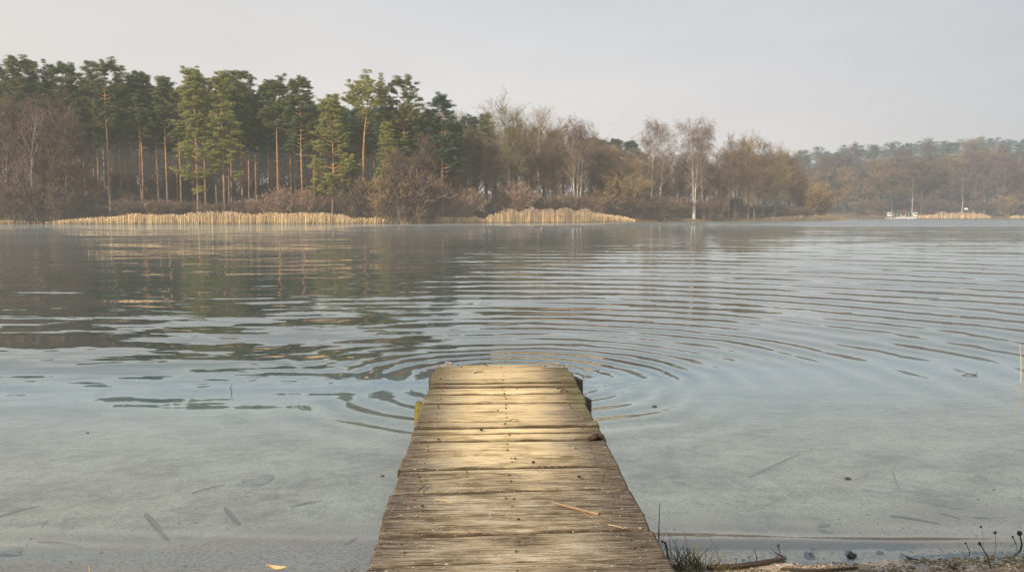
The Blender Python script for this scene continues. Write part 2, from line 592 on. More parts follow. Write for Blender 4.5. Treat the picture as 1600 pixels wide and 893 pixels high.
def c_bed(nt):
    p = geo_pos(nt)
    s = nt.sep(p)
    n1 = nt.noise(p, 1.1, 5, .6)
    n2 = nt.noise(p, 7.0, 4, .65)
    n3 = nt.noise(nt.v('MULTIPLY', p, (1.0, 1.5, 1)), 42.0, 3, .7)
    sand = nt.ramp(nt.m('ADD', nt.m('MULTIPLY', n1, .55), nt.m('MULTIPLY', n2, .45)),
                   [(0.38, (0.36, 0.29, 0.20)), (0.49, (0.66, 0.55, 0.38)), (0.60, (0.86, 0.74, 0.50))])
    sand = nt.mix(nt.mapr(n3, .53, .62, 0, .6), sand, (0.08, 0.062, 0.045))
    sand = nt.mix(nt.mapr(n3, .40, .32, 0, .5), sand, (0.58, 0.52, 0.38))
    # pinkish brown debris line by the water's edge
    edge = nt.mapr(nt.m('ADD', s[2], nt.m('MULTIPLY', nt.m('SUBTRACT', n2, .5), .09)), -0.075, -0.02)
    sand = nt.mix(nt.m('MULTIPLY', edge, .8), sand, nt.mix(nt.mapr(n3, .4, .6), (0.22, 0.14, 0.10), (0.64, 0.45, 0.33)))
    # drowned leaves on the right, with the shade behind the little wave painted in
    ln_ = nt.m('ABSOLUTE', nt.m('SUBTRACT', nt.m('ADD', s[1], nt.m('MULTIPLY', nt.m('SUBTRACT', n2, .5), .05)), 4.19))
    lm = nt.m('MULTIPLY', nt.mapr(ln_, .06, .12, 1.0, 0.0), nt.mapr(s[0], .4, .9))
    lit = nt.mapr(s[0], 2.05, 2.4)  # sunlit end of the line is painted golden
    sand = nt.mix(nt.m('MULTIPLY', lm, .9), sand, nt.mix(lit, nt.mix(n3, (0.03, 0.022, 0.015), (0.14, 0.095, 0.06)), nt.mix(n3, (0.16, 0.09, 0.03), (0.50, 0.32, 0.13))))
    # dimming and greening by deeper water, painted into the bed colour
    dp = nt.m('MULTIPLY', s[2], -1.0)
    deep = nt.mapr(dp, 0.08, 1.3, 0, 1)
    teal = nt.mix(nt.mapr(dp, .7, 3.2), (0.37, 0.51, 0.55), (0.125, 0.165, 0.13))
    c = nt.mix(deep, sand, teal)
    # damp sand and dark forest soil above the waterline
    c = nt.mix(nt.mapr(s[2], 0.0, 0.05), c, nt.mix(n3, (0.06, 0.042, 0.028), (0.17, 0.12, 0.075)))
    return c


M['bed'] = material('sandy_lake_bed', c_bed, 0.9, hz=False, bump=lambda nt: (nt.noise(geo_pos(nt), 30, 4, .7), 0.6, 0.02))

# ------------------------------------------------------------------ ground sheet (near shore, lake bed)


def stretch(lo, hi, fine0, fine1, step, grow=1.12):
    a = list(np.arange(fine0, fine1, step))
    st, q = step, a[-1]
    while q < hi:
        st *= grow
        q += st
        a.append(q)
    st, q = step, a[0]
    b = []
    while q > lo:
        st *= grow
        q -= st
        b.append(q)
    return np.array(b[::-1] + a)


def shore_y(x):
    """where the near beach meets the water"""
    return np.interp(x, [-30, -6, -2, -0.8, 0.9, 1.8, 2.6, 3.4, 8, 30], [2.4, 3.2, 3.62, 3.7, 3.87, 3.90, 3.99, 4.14, 5.2, 8.0])


def bed_z(X, Y):
    sy = shore_y(X)
    dd = Y - sy
    z = np.where(dd < 0, -dd * 0.13, 0)
    z = np.where(dd < -3, 0.39 + (-dd - 3) * 0.02, z)
    w = np.interp(dd, [0, 0.5, 2, 5, 9, 18, 40, 2000], [0, -0.035, -0.17, -0.50, -1.0, -2.4, -4, -5])
    return np.where(dd < 0, z, w)


gx = stretch(-2500, 2500, -4.5, 4.5, 0.035)
gy = stretch(-160, 3000, 2.2, 8.0, 0.035)
GX, GY = np.meshgrid(gx, gy)
GZ = bed_z(GX, GY)
jit = np.zeros_like(GZ)
mask = (np.abs(GX) < 7) & (GY > 1.5) & (GY < 13)
ii = np.argwhere(mask)
for a, b in ii:
    x, y = GX[a, b], GY[a, b]
    jit[a, b] = 0.018 * mnoise.noise((x * 1.3, y * 1.3, 3.0)) + 0.010 * mnoise.noise((x * 5, y * 5, 1.0)) + 0.004 * mnoise.noise((x * 15, y * 15, 7.0))
GZ = GZ + jit * np.clip((GY - 3.0) / 1.0, 0.5, 1)


def grid_mesh(name, X, Y, Z, smooth=True):
    h, w = X.shape
    idx = np.arange(h * w).reshape(h, w)
    q = np.stack([idx[:-1, :-1], idx[:-1, 1:], idx[1:, 1:], idx[1:, :-1]], -1).reshape(-1, 4)
    return mesh_np(name, np.stack([X, Y, Z], -1).reshape(-1, 3), q, smooth)


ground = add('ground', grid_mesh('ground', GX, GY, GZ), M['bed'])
tag(ground, 'sandy lake bed and near beach under clear shallow water', 'ground', kind='structure')

# ------------------------------------------------------------------ water
wx = stretch(-2500, 2500, -4.0, 4.0, 0.05)
wy = stretch(2.0, 3000, 2.6, 5.2, 0.02, 1.13)
WX, WY = np.meshgrid(wx, wy)
lipc = 4.01 + 0.02 * np.sin(WX * 1.1 + .4) + 0.018 * np.sin(WX * 2.9) + np.clip(WX - 1.5, 0, 9) * 0.03
lipc = np.where(WX < 0, lipc + 0.02 + np.clip(-WX, 0, 8) * 0.01, lipc)
la = np.where(WX < 0, 0.012, 0.031)
dl = WY - lipc
lip = la * np.where(dl < 0, np.exp(-(dl / 0.075) ** 2), np.exp(-(dl / 0.20) ** 2))
fade = np.clip((np.abs(WX) - 6) / 4, 0, 1)
WZ = lip * (1 - fade)
WZ += 0.0022 * np.sin((WY - 0.06 * np.sin(WX * 1.7)) * 26 + 1.5 * np.sin(WX * 0.8)) * np.exp(-((WY - 4.1) / 0.35) ** 2)
water_me = grid_mesh('water', WX, WY, WZ)


def water_mat():
    mt = bpy.data.materials.new('lake_water')
    mt.use_nodes = True
    mt.node_tree.nodes.clear()
    nt = NT(mt.node_tree)
    out = nt.new('ShaderNodeOutputMaterial')
    p = geo_pos(nt)
    s = nt.sep(p)
    x, y = s[0], s[1]
    flat = nt.comb(x, y, 0.0)
    dist = nt.v('LENGTH', flat, out=1)
    # rings spreading from just off the end of the jetty
    c = nt.v('SUBTRACT', flat, (0.05, 8.35, 0.0))
    wob = nt.v('SCALE', nt.v('SUBTRACT', nt.noise(flat, 0.55, 3, .55, color=True), (.5, .5, .5)), 0.55)
    cw = nt.v('ADD', c, nt.v('MULTIPLY', wob, (1, 1, 0)))
    r = nt.v('LENGTH', cw, out=1)
    rh = nt.v('NORMALIZE', c)
    wl = nt.m('ADD', nt.m('MULTIPLY', r, 0.10), 0.17)
    ph = nt.m('MULTIPLY', nt.m('LOGARITHM', wl, math.e), 2 * PI / 0.10)
    ph = nt.m('ADD', ph, nt.m('MULTIPLY', nt.noise(flat, 0.22, 2), 5.0))
    wave = nt.m('COSINE', ph)
    sharp = nt.m('MULTIPLY', wave, nt.m('ADD', 0.30, nt.m('MULTIPLY', nt.m('MULTIPLY', wave, wave), 0.70)))
    cx = nt.sep(rh)[0]
    side = nt.m('MAXIMUM', nt.mapr(cx, -0.75, 0.35, 0.16, 1.0), nt.mapr(r, 2.6, 5.0, 1.0, 0.0))
    amp = nt.ramp(nt.m('DIVIDE', r, 40.0),
                  [(0.0, (0.1,) * 3), (0.018, (.50,) * 3), (0.043, (1.0,) * 3), (0.055, (.34,) * 3), (0.080, (.15,) * 3), (0.102, (.30,) * 3),
                   (0.25, (.24,) * 3), (0.60, (.17,) * 3), (1.0, (.0,) * 3)])
    amp = nt.m('MULTIPLY', nt.m('MULTIPLY', amp, side), 0.22)
    amp = nt.m('MULTIPLY', amp, nt.mapr(nt.noise(nt.v('MULTIPLY', flat, (1, 1.6, 1)), 0.33, 3, .6), .30, .60, .35, 1.2))
    # short side of the rings towards the shore is calm
    amp = nt.m('MULTIPLY', amp, nt.mapr(y, 4.2, 6.0, 0.30, 1.0))
    ring = nt.v('SCALE', rh, nt.m('MULTIPLY', sharp, amp))

    def nslope(sx, sy, a, detail=2, off=0.0, rough=.5):
        v = nt.v('ADD', nt.v('MULTIPLY', flat, (sx, sy, 1)), (off, off * 1.7, off))
        n = nt.v('SUBTRACT', nt.noise(v, 1.0, detail, rough, color=True), (.5, .5, .5))
        n = nt.v('MULTIPLY', n, (0.35, 1.0, 0.0))
        if isinstance(a, float):
            return nt.v('SCALE', n, a)
        return nt.v('SCALE', n, a)

    patch = nt.mapr(nt.noise(nt.v('MULTIPLY', flat, (0.035, 0.11, 1)), 1.0, 3, .55), .34, .64, 0.25, 1.0)
    near = nt.m('MULTIPLY', nt.mapr(y, 5.0, 9.5, 0.10, 1.0), nt.mapr(nt.m('SUBTRACT', y, nt.m('MULTIPLY', nt.m('MAXIMUM', x, 0.0), 1.2)), 22.0, 75.0, 1.0, 0.30))
    leftm = nt.mapr(x, -1.5, -6.0, 0.0, 1.0)
    boost = nt.m('ADD', 1.0, nt.m('MULTIPLY', nt.m('MULTIPLY', nt.mapr(y, 6.0, 7.4), nt.mapr(y, 9.5, 18.0, 1.7, 0.0)), nt.mapr(x, 3.0, -2.0, 0.0, 1.0)))
    near = nt.m('MULTIPLY', nt.m('MULTIPLY', near, boost), nt.mapr(nt.m('DIVIDE', x, nt.m('MAXIMUM', y, 1.0)), -0.22, 0.08, 1.0, 0.42))
    s1 = nslope(0.16, 0.62, nt.m('MULTIPLY', near, 0.19), 2, 3.1)
    s2 = nslope(0.55, 2.3, nt.m('MULTIPLY', nt.m('MULTIPLY', near, patch), 0.27), 3, 9.7)
    s3 = nslope(2.0, 6.5, nt.m('MULTIPLY', near, 0.065), 2, 5.3)
    s4 = nslope(6.0, 11.0, 0.020, 2, 2.2)
    s5 = nslope(0.05, 0.16, nt.m('MULTIPLY', nt.mapr(y, 14, 40), 0.03), 2, 12.2)
    # band of water ruffled by a breath of wind, out by the point
    wind = nt.m('MULTIPLY', nt.mapr(nt.m('ADD', y, nt.m('MULTIPLY', nt.noise(nt.v('MULTIPLY', flat, (.02, .02, 1)), 1, 2), 16)), 124, 142), nt.mapr(x, 14.0, 40.0))
    s6 = nslope(0.9, 1.6, nt.m('MULTIPLY', wind, 0.55), 2, 22.2)
    tot = ring
    for q in (s1, s2, s3, s4, s5, s6):
        tot = nt.v('ADD', tot, q)
    tot = nt.v('ADD', tot, nslope(5.0, 9.0, nt.mapr(r, 0.9, 2.1, 0.20, 0.0), 3, 31.0))
    bias = nt.m('MULTIPLY', nt.mapr(y, 10.0, 24.0, 0.0, 0.032), nt.mapr(nt.m('DIVIDE', x, nt.m('MAXIMUM', y, 1.0)), -0.36, 0.12))
    lean = nt.comb(0.0, nt.m('ADD', bias, nt.m('MULTIPLY', wind, 0.12)), 0.0)
    tot = nt.v('ADD', tot, lean)
    geo = nt.new('ShaderNodeNewGeometry')
    nrm = nt.v('NORMALIZE', nt.v('SUBTRACT', geo.outputs['Normal'], tot))
    fr = nt.new('ShaderNodeFresnel')
    fr.inputs['IOR'].default_value = 1.333
    nt.l.new(nrm, fr.inputs['Normal'])
    gl = nt.new('ShaderNodeBsdfGlossy')
    gl.inputs['Roughness'].default_value = 0.015
    nt.l.new(nrm, gl.inputs['Normal'])
    gl.inputs['Color'].default_value = (0.95, 0.985, 0.97, 1)
    tr = nt.new('ShaderNodeBsdfTransparent')
    tr.inputs['Color'].default_value = (0.955, 0.98, 0.975, 1)
    mx = nt.new('ShaderNodeMixShader')
    fb = nt.m('ADD', nt.m('MULTIPLY', fr.outputs[0], 1.18), 0.11, clamp=True)
    nt.put(mx.inputs[0], fb)
    nt.l.new(tr.outputs[0], mx.inputs[1])
    nt.l.new(gl.outputs[0], mx.inputs[2])
    sh = mx.outputs[0]
    # thin morning mist painted into the water as a glow, denser towards the far shore
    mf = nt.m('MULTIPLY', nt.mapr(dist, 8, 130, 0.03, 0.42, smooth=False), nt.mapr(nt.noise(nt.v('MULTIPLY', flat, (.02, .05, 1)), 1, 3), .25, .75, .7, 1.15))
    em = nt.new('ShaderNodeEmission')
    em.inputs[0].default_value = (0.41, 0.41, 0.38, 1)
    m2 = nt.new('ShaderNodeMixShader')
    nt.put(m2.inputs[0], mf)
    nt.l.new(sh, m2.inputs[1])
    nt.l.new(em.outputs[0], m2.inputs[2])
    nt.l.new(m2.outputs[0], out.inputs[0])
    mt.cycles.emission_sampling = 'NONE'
    return mt


M['water'] = water_mat()
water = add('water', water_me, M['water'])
tag(water, 'calm clear lake water with spreading rings beyond the jetty', 'water', kind='structure')

# ------------------------------------------------------------------ peninsula and far shore
pen_px = [(-400, 350.2), (-150, 350.2), (0, 350.1), (120, 350), (300, 350.2), (545, 350), (640, 349.6), (740, 349), (860, 348.4), (990, 347.3), (1060, 346.4), (1130, 345.6), (1230, 344.9), (1325, 344.3)]
pen = np.array([tuple(at(px, py, 0.0))[:2] for px, py in pen_px])
seg = np.cumsum(np.concatenate([[0], np.linalg.norm(np.diff(pen, axis=0), axis=1)]))
ts = np.linspace(0, seg[-1], 260)
PX = np.interp(ts, seg, pen[:, 0])
PY = np.interp(ts, seg, pen[:, 1])
PY = PY + 0.5 * np.sin(PX * .4) + .3 * np.sin(PX * 1.1)
rows = [(-3, -.5), (0, -.03), (0.7, .22), (2.5, .45), (6, .9), (12, 1.5), (20, 2.0), (40, 2.6), (70, 3.0), (110, 3.0), (150, 2.0)]
PXX, PYY, PZZ = [], [], []
tipf = np.clip((PX[-1] - PX) / 60, 0, 1)
tipf = tipf ** 0.6
for dd, z in rows:
    PXX.append(PX)
    PYY.append(PY + (dd * np.maximum(tipf, 0.02) if dd > 0 else dd))
    PZZ.append(np.where(z > 0, z * (0.3 + .7 * tipf), z) + (0.12 * np.sin(PX * .9 + dd) * np.sin(PX * .33 + dd * 1.7) if z > .3 else 0) + 0 * PX)
PXX, PYY, PZZ = map(np.array, (PXX, PYY, PZZ))


def pen_ground(x, y):
    i = int(np.clip(np.searchsorted(PX, x), 0, len(PX) - 1))
    return float(np.interp(y, PYY[:, i], PZZ[:, i]))


def pen_shore(x):
    return float(np.interp(x, PX, PY))


bank = add('peninsula_ground', grid_mesh('peninsula_ground', PXX, PYY, PZZ), M['litter'])
tag(bank, 'leaf-strewn wooded bank across the water', 'ground', kind='structure')

FARY = 331.0
fx = np.linspace(-60, 460, 150)
frows = [(-4, -.5), (0, -.03), (1, .35), (4, .8), (12, 1.6), (30, 4.0), (80, 14), (150, 28), (240, 43), (330, 51), (420, 49), (600, 20), (1000, 0)]
FX, FYY, FZ = [], [], []


def far_h(x):
    return np.interp(x, [-60, 60, 110, 170, 240, 330, 460], [0.30, 0.45, 0.62, 0.88, 1.0, 1.04, 1.0])


for dd, z in frows:
    FX.append(fx * (1 + dd / 500 if dd > 0 else 1))
    FYY.append(FARY + 5 * np.sin(fx * .03) + dd + 0 * fx)
    FZ.append(z * (far_h(fx) if z > 2 else 1) + (np.sin(fx * .05 + dd) * 1.0 if z > 10 else 0) + 0 * fx)
FX, FYY, FZ = map(np.array, (FX, FYY, FZ))
hill = add('far_hill', grid_mesh('far_hill', FX, FYY, FZ), M['farground'])
tag(hill, 'low wooded hill in haze across the far bay', 'hill', kind='structure')
frd = np.array([q[0] for q in frows], float)
frz = np.array([q[1] for q in frows], float)


def hill_z(x, y):
    dd = y - FARY
    xx = x / (1 + max(dd, 0) / 500)
    z = float(np.interp(dd, frd, frz))
    return z * (float(far_h(xx)) if z > 2 else 1)


# ------------------------------------------------------------------ trees
def unit(a):
    return a / (np.linalg.norm(a, axis=-1, keepdims=True) + 1e-9)


def branch_level(P, R, per, smin, smax, ang, length, lvar, up, k=4, rad=.5, wob=.12, droop=0.0, prof=None, rr=None):
    """children of the polylines P (n,k,3)"""
    g = rr
    n, kp, _ = P.shape
    N = n * per
    pi = np.repeat(np.arange(n), per)
    s = np.tile((np.arange(per) + 0.5) / per, n) * (smax - smin) + smin + g.uniform(-.5, .5, N) * (smax - smin) / per
    s = np.clip(s, smin, smax)
    f = s * (kp - 1)
    i0 = np.minimum(f.astype(int), kp - 2)
    fr = (f - i0)[:, None]
    base = P[pi, i0] * (1 - fr) + P[pi, i0 + 1] * fr
    rb = R[pi, i0] * (1 - fr[:, 0]) + R[pi, i0 + 1] * fr[:, 0]
    D = unit(P[pi, i0 + 1] - P[pi, i0])
    rnd = unit(np.cross(D, g.normal(size=(N, 3))))
    a = np.radians(ang + g.normal(0, 9, N))[:, None]
    d = unit(D * np.cos(a) + rnd * np.sin(a) + np.array([0, 0, up]))
    L = length * (1 + g.uniform(-lvar, lvar, N))
    if prof is not None:
        L = L * prof(s)
    q = np.zeros((N, k, 3))
    q[:, 0] = base
    cur = d
    for j in range(1, k):
        cur = unit(cur + g.normal(0, wob, (N, 3)) + np.array([0, 0, -droop * j / k + up * .12]))
        q[:, j] = q[:, j - 1] + cur * (L / (k - 1))[:, None]
    r0 = np.minimum(rb * rad, L * 0.03)
    rt = np.linspace(1, .35, k)[None]
    return q, np.maximum(r0[:, None] * rt, 0.006)


def trunk_line(H, k, bend, g, lean=(0, 0)):
    t = np.linspace(0, 1, k)
    P = np.zeros((k, 3))
    P[:, 2] = t * H
    P[:, 0] = lean[0] * t * H + bend * np.sin(t * PI * 1.1) + np.cumsum(g.normal(0, .012 * H / k, k))
    P[:, 1] = lean[1] * t * H + np.cumsum(g.normal(0, .012 * H / k, k))
    P[0, 0:2] = 0
    return P


def make_pine(seed, H=27.0, cb=0.6, wid=4.2, shape='dome', bend=0.0, lean=(0, 0), mat='needles', dens=1.0, nb=48, nee=105, r0=None, low=0):
    g = np.random.default_rng(seed)
    P = trunk_line(H, 12, bend, g, lean)
    r0 = r0 or 0.0088 * H
    R = r0 * (1 - np.linspace(0, 1, 12) ** 1.2 * .86)
    R[0] *= 1.35
    tb = MB()
    tb.tubes(P[None], R[None], 8)
    t = np.sort(g.uniform(0, 1, nb) ** 0.85)
    t = (np.round(t * nb / 3.4) / (nb / 3.4)) * .75 + t * .25       # loose whorls: leaves gaps between the plates
    t = np.clip(t, 0, .985)
    az = np.arange(nb) * 2.399 + g.normal(0, .4, nb)
    if shape == 'dome':
        pr = np.where(t < .3, .55 + 1.5 * t, 1.0 * np.sqrt(np.clip(1.04 - ((t - .3) / .72) ** 2, 0, 1)))
    elif shape == 'cone':
        pr = (1 - t) ** .7 * .95 + .13
    elif shape == 'flat':
        pr = np.sqrt(np.clip(1.05 - ((t - .55) / .62) ** 2, .05, 1))
    else:
        pr = np.where(t < .2, .7 + 1.5 * t, (1.12 - t) ** .62)
    if low:
        pr = pr * np.where(g.uniform(size=nb) < .22, .45, 1)
    L = wid * pr * g.uniform(.62, 1.15, nb)
    z = cb + (1 - cb) * t
    f = z * 11
    i0 = np.minimum(f.astype(int), 10)
    base = P[i0] * (1 - (f - i0)[:, None]) + P[i0 + 1] * (f - i0)[:, None]
    k = 5
    B = np.zeros((nb, k, 3))
    B[:, 0] = base
    dirs = np.stack([np.cos(az), np.sin(az), np.full(nb, -.05) + t * .55], 1)
    cur = unit(dirs)
    for j in range(1, k):
        cur = unit(cur + g.normal(0, .10, (nb, 3)) + np.array([0, 0, .10]))
        B[:, j] = B[:, j - 1] + cur * (L / (k - 1))[:, None]
    BR = (0.028 * L * .55 + .015)[:, None] * np.linspace(1, .3, k)[None]
    tb.tubes(B, BR, 4)
    # dead stubs below the crown
    ns = 14
    zz = g.uniform(cb * .45, cb, ns)
    f = zz * 11
    i0 = np.minimum(f.astype(int), 10)
    bs = P[i0] * (1 - (f - i0)[:, None]) + P[i0 + 1] * (f - i0)[:, None]
    aa = g.uniform(0, 2 * PI, ns)
    S = np.zeros((ns, 3, 3))
    S[:, 0] = bs
    LL = g.uniform(.5, 2.2, ns)
    S[:, 1] = bs + np.stack([np.cos(aa) * LL * .5, np.sin(aa) * LL * .5, .05 * LL], 1)
    S[:, 2] = S[:, 1] + np.stack([np.cos(aa + .3) * LL * .5, np.sin(aa + .3) * LL * .5, -.12 * LL], 1)
    tb.tubes(S, np.array([[.03, .02, .008]] * ns), 3)
    # side sprays
    S1, SR1 = branch_level(B, BR, 4, .35, .95, 48, 1.25, .35, .18, k=3, rr=g)
    tb.ribbons(S1, SR1 * 1.3)
    # clumps of needles at the ends
    cs = [B[:, -1], B[:, -2] * .5 + B[:, -1] * .5, S1[:, -1], S1[:, -1] * .5 + S1[:, 1] * .5]
    big = L > wid * .5
    cs.append(B[big][:, -2])
    cs.append(B[big][:, -3] * .4 + B[big][:, -2] * .6)
    top = P[-1][None] + g.normal(0, .28, (6, 3)) * np.array([1, 1, .8]) + np.array([0, 0, .1])
    cs.append(top)
    C = np.concatenate(cs)
    keep = g.uniform(size=len(C)) < .90 * dens
    C = C[keep]
    nc = len(C)
    m = nee
    rad = g.uniform(.32, .70, nc)
    u = unit(g.normal(size=(nc, m, 3)) + np.array([0, 0, .35]))
    shell = g.uniform(.55, 1.05, (nc, m, 1))
    Q = C[:, None] + u * shell * rad[:, None, None] * np.array([1.15, 1.15, .46]) * (1 + g.normal(0, .16, (nc, m, 1)))
    nrm = unit(u * np.array([1, 1, 1.8]) + g.normal(0, .5, (nc, m, 3)))
    ta = unit(np.cross(nrm, g.normal(size=(nc, m, 3))) + u * .55 + np.array([0, 0, .25]))
    tb2 = np.cross(nrm, ta)
    ln = g.uniform(.08, .22, (nc, m, 1))
    v0 = Q + ta * ln
    v1 = Q - ta * ln * .6 + tb2 * ln * .30
    v2 = Q - ta * ln * .6 - tb2 * ln * .30
    V = np.stack([v0, v1, v2], 2).reshape(-1, 3)
    cr = MB()
    cr.add(V, np.arange(len(V)).reshape(-1, 3))
    root = empty('pine_tree')
    add('trunk', tb.mesh('pine_trunk', True), M['pinebark'], root)
    add('crown', cr.mesh('pine_crown'), M[mat], root)
    root['H'] = float(P[-1, 2])
    root['category'] = 'pine tree'
    return root


def make_bare(seed, H=15, kind='oak', twig='twig_brown', barkm='greybark', stems=1, bend=.3, name='bare_tree', cat='tree', spread=1.0, wth=1.0, fork=0.0, lean0=0.0):
    g = np.random.default_rng(seed)
    tb, cr = MB(), MB()
    for s in range(stems):
        hs = H * (1 if s == 0 else g.uniform(.84, .98))
        ln = (lean0 + fork * (s - (stems - 1) / 2) + g.normal(0, .03), g.normal(0, .05))
        P = trunk_line(hs, 9, bend * g.choice([-1, 1]), g, ln)
        if stems > 1:
            P[:, 0] += (s - (stems - 1) / 2) * .35
        r0 = .0085 * hs if kind == 'birch' else .016 * hs
        R = r0 * (1 - np.linspace(0, 1, 9) * .88)
        R[0] *= 1.3
        tb.tubes(P[None], R[None], 7)
        P, R = P[None], R[None]
        if kind == 'birch':
            l1, r1 = branch_level(P, R, 26, .30, .97, 38, .22 * H * spread, .35, .35, k=5, rad=.42, droop=.12, prof=lambda q: .45 + .9 * np.sin(np.clip((q - .2) / .85, 0, 1) * PI), rr=g)
            l2, r2 = branch_level(l1, r1, 7, .25, 1, 36, .075 * H, .4, .1, k=4, rad=.6, droop=.25, rr=g)
            l3, r3 = branch_level(l2, r2, 6, .15, 1, 32, .06 * H, .4, -.22, k=4, rad=.6, droop=.75, rr=g)
            l4, r4 = branch_level(l3, r3, 3, .2, 1, 30, .035 * H, .4, -.3, k=3, rad=.7, droop=.7, rr=g)
            tb.tubes(l1, r1, 4)
            cr.ribbons(l2, np.maximum(r2, .016) * wth)
            cr.ribbons(l3, np.maximum(r3, .012) * wth)
            cr.ribbons(l4, np.maximum(r4, .010) * wth)
        else:
            l1, r1 = branch_level(P, R, 18, .22, .98, 46, .36 * H * spread, .3, .42, k=6, rad=.55, wob=.16, prof=lambda q: 1.15 - .7 * q, rr=g)
            l2, r2 = branch_level(l1, r1, 8, .22, 1, 42, .15 * H, .4, .25, k=5, rad=.55, wob=.18, rr=g)
            l3, r3 = branch_level(l2, r2, 6, .2, 1, 40, .075 * H, .4, .18, k=4, rad=.6, wob=.2, rr=g)
            l4, r4 = branch_level(l3, r3, 5, .15, 1, 38, .045 * H, .4, .15, k=3, rad=.7, wob=.2, rr=g)
            tb.tubes(l1, r1, 5)
            cr.tubes(l2, np.maximum(r2, .02), 3)
            cr.ribbons(l3, np.maximum(r3, .015) * wth)
            cr.ribbons(l4, np.maximum(r4, .011) * wth)
    root = empty(name)
    add('trunk', tb.mesh(name + '_trunk', True), M[barkm], root)
    add('crown', cr.mesh(name + '_crown'), M[twig], root)
    root['H'] = float(H)
    root['category'] = cat
    return root


def make_bush(seed, H=4.0, twig='twig_brown', n=26, spread=.55, wth=1.0):
    g = np.random.default_rng(seed)
    k = 6
    P = np.zeros((n, k, 3))
    az = g.uniform(0, 2 * PI, n)
    P[:, 0, 0] = g.normal(0, .09 * H, n)
    P[:, 0, 1] = g.normal(0, .09 * H, n)
    tilt = g.uniform(.05, 1.0, n) * spread
    cur = unit(np.stack([np.cos(az) * tilt, np.sin(az) * tilt, np.ones(n)], 1))
    L = H * g.uniform(.65, 1.0, n)
    for j in range(1, k):
        cur = unit(cur + g.normal(0, .1, (n, 3)) + np.stack([np.cos(az) * .05, np.sin(az) * .05, np.zeros(n)], 1))
        P[:, j] = P[:, j - 1] + cur * (L / (k - 1))[:, None]
    R = (.012 * L)[:, None] * np.linspace(1, .25, k)[None]
    b = MB()
    b.tubes(P, R, 3)
    l2, r2 = branch_level(P, R, 9, .15, 1, 38, .26 * H, .4, .3, k=4, rad=.7, rr=g)
    l3, r3 = branch_level(l2, r2, 6, .15, 1, 38, .12 * H, .4, .25, k=3, rad=.7, rr=g)
    l4, r4 = branch_level(l3, r3, 3, .15, 1, 36, .08 * H, .4, .2, k=3, rad=.7, rr=g)
    b.ribbons(l2, np.maximum(r2, .012) * wth)
    b.ribbons(l3, np.maximum(r3, .010) * wth)
    b.ribbons(l4, np.maximum(r4, .009) * wth)
    o = add('bush', b.mesh('bush'), M[twig])
    o['H'] = float(H)
    o['category'] = 'bush'
    return o


USED = set()


def put_px(proto, px, top, Y, base=None, label=None, group=None, rz=None, wide=1.0):
    """stand a tree on the land at distance Y so that it reaches the height seen in the photograph"""
    p = atY(px, top, Y)
    x = p.x
    zg = pen_ground(x, Y) - .1 if base is None else base
    s = (p.z - zg) / proto['H']
    rz = random.uniform(0, 6.28) if rz is None else rz
    key = proto.name
    if key not in USED:
        USED.add(key)
        proto.location = (x, Y, zg)
        proto.rotation_euler = (0, 0, rz)
        proto.scale = (s * wide, s * wide, s)
        if label:
            proto['label'] = label
        if group:
            proto['group'] = group
        return proto
    return copy_thing(proto, (x, Y, zg), rz, s * wide, label, group, sz=s)


# ---- the pines one can tell apart
def pine_at(seed, px, top, Y, label, group=None, rz=0.0, **kw):
    p = make_pine(seed, **kw)
    return put_px(p, px, top, Y, label=label, group=group, rz=rz)


G1 = 'pines along the front edge of the pine wood'
pine_at(101, 28, 103, 152, 'tall dark pine with broad domed crown at the left end of the pine wood', G1, cb=.62, wid=4.6)
pine_at(102, 97, 114, 155, 'wide-crowned dark pine standing behind the pale bare birch', G1, cb=.60, wid=5.0, nb=54)
pine_at(103, 163, 112, 154, 'flat-topped pine with thick orange trunk, third large pine from the left edge', G1, cb=.62, wid=4.3, shape='flat')
pine_at(104, 213, 124, 158, 'slim-crowned pine just right of the thick orange-trunked pine', G1, cb=.58, wid=3.6)
pine_at(105, 254, 127, 158, 'small-topped pine in the gap before the yellow-green pine pair', G1, cb=.60, wid=3.2, shape='cone')
pine_at(106, 302, 118, 149, 'yellow-green pine branched nearly to the ground, left one of the sunlit pair', G1, cb=.17, wid=5.0, shape='long', nb=84, mat='needles_gold', low=1)
pine_at(107, 345, 124, 150, 'yellow-green pine with pale bare lower trunk, right one of the sunlit pair', G1, cb=.28, wid=4.2, shape='long', nb=72, mat='needles_gold', low=1)
pine_at(108, 372, 119, 158, 'tall pine rising just behind the sunlit yellow-green pair', G1, cb=.5, wid=4.2, nb=56)
pine_at(109, 430, 135, 155, 'pine with narrow dark head and long bare trunk left of the pointed pine', G1, cb=.66, wid=3.2, shape='flat')
pine_at(110, 468, 131, 152, 'pointed mid-green pine left of the broad golden-green pine', G1, cb=.45, wid=4.5, shape='long', nb=64)
pine_at(111, 515, 150, 148.5, 'broad golden-green pine with boughs hanging low beside the reeds', G1, cb=.19, wid=6.1, shape='long', nb=92, mat='needles_gold', bend=.5, low=1)
pine_at(112, 571, 138, 150, 'bare-stemmed pine with curved orange trunk and small flat crown', G1, cb=.74, wid=4.6, shape='flat', bend=-.9, lean=(.02, 0), mat='needles_gold', r0=.33, nb=38, rz=0)
pine_at(113, 629, 136, 153, 'large pine with ragged crown right of the curved-trunk pine', G1, cb=.45, wid=5.0, nb=62)
pine_at(114, 690, 155, 154, 'dark blue-green cone-shaped pine at the right end of the pine wood', G1, cb=.42, wid=5.2, shape='cone', nb=62, mat='needles_blue')
pine_at(115, 604, 197, 149, 'young bright green conifer below the ragged-crowned pine', G1, cb=.2, wid=3.8, shape='cone', nb=60, mat='needles_gold')
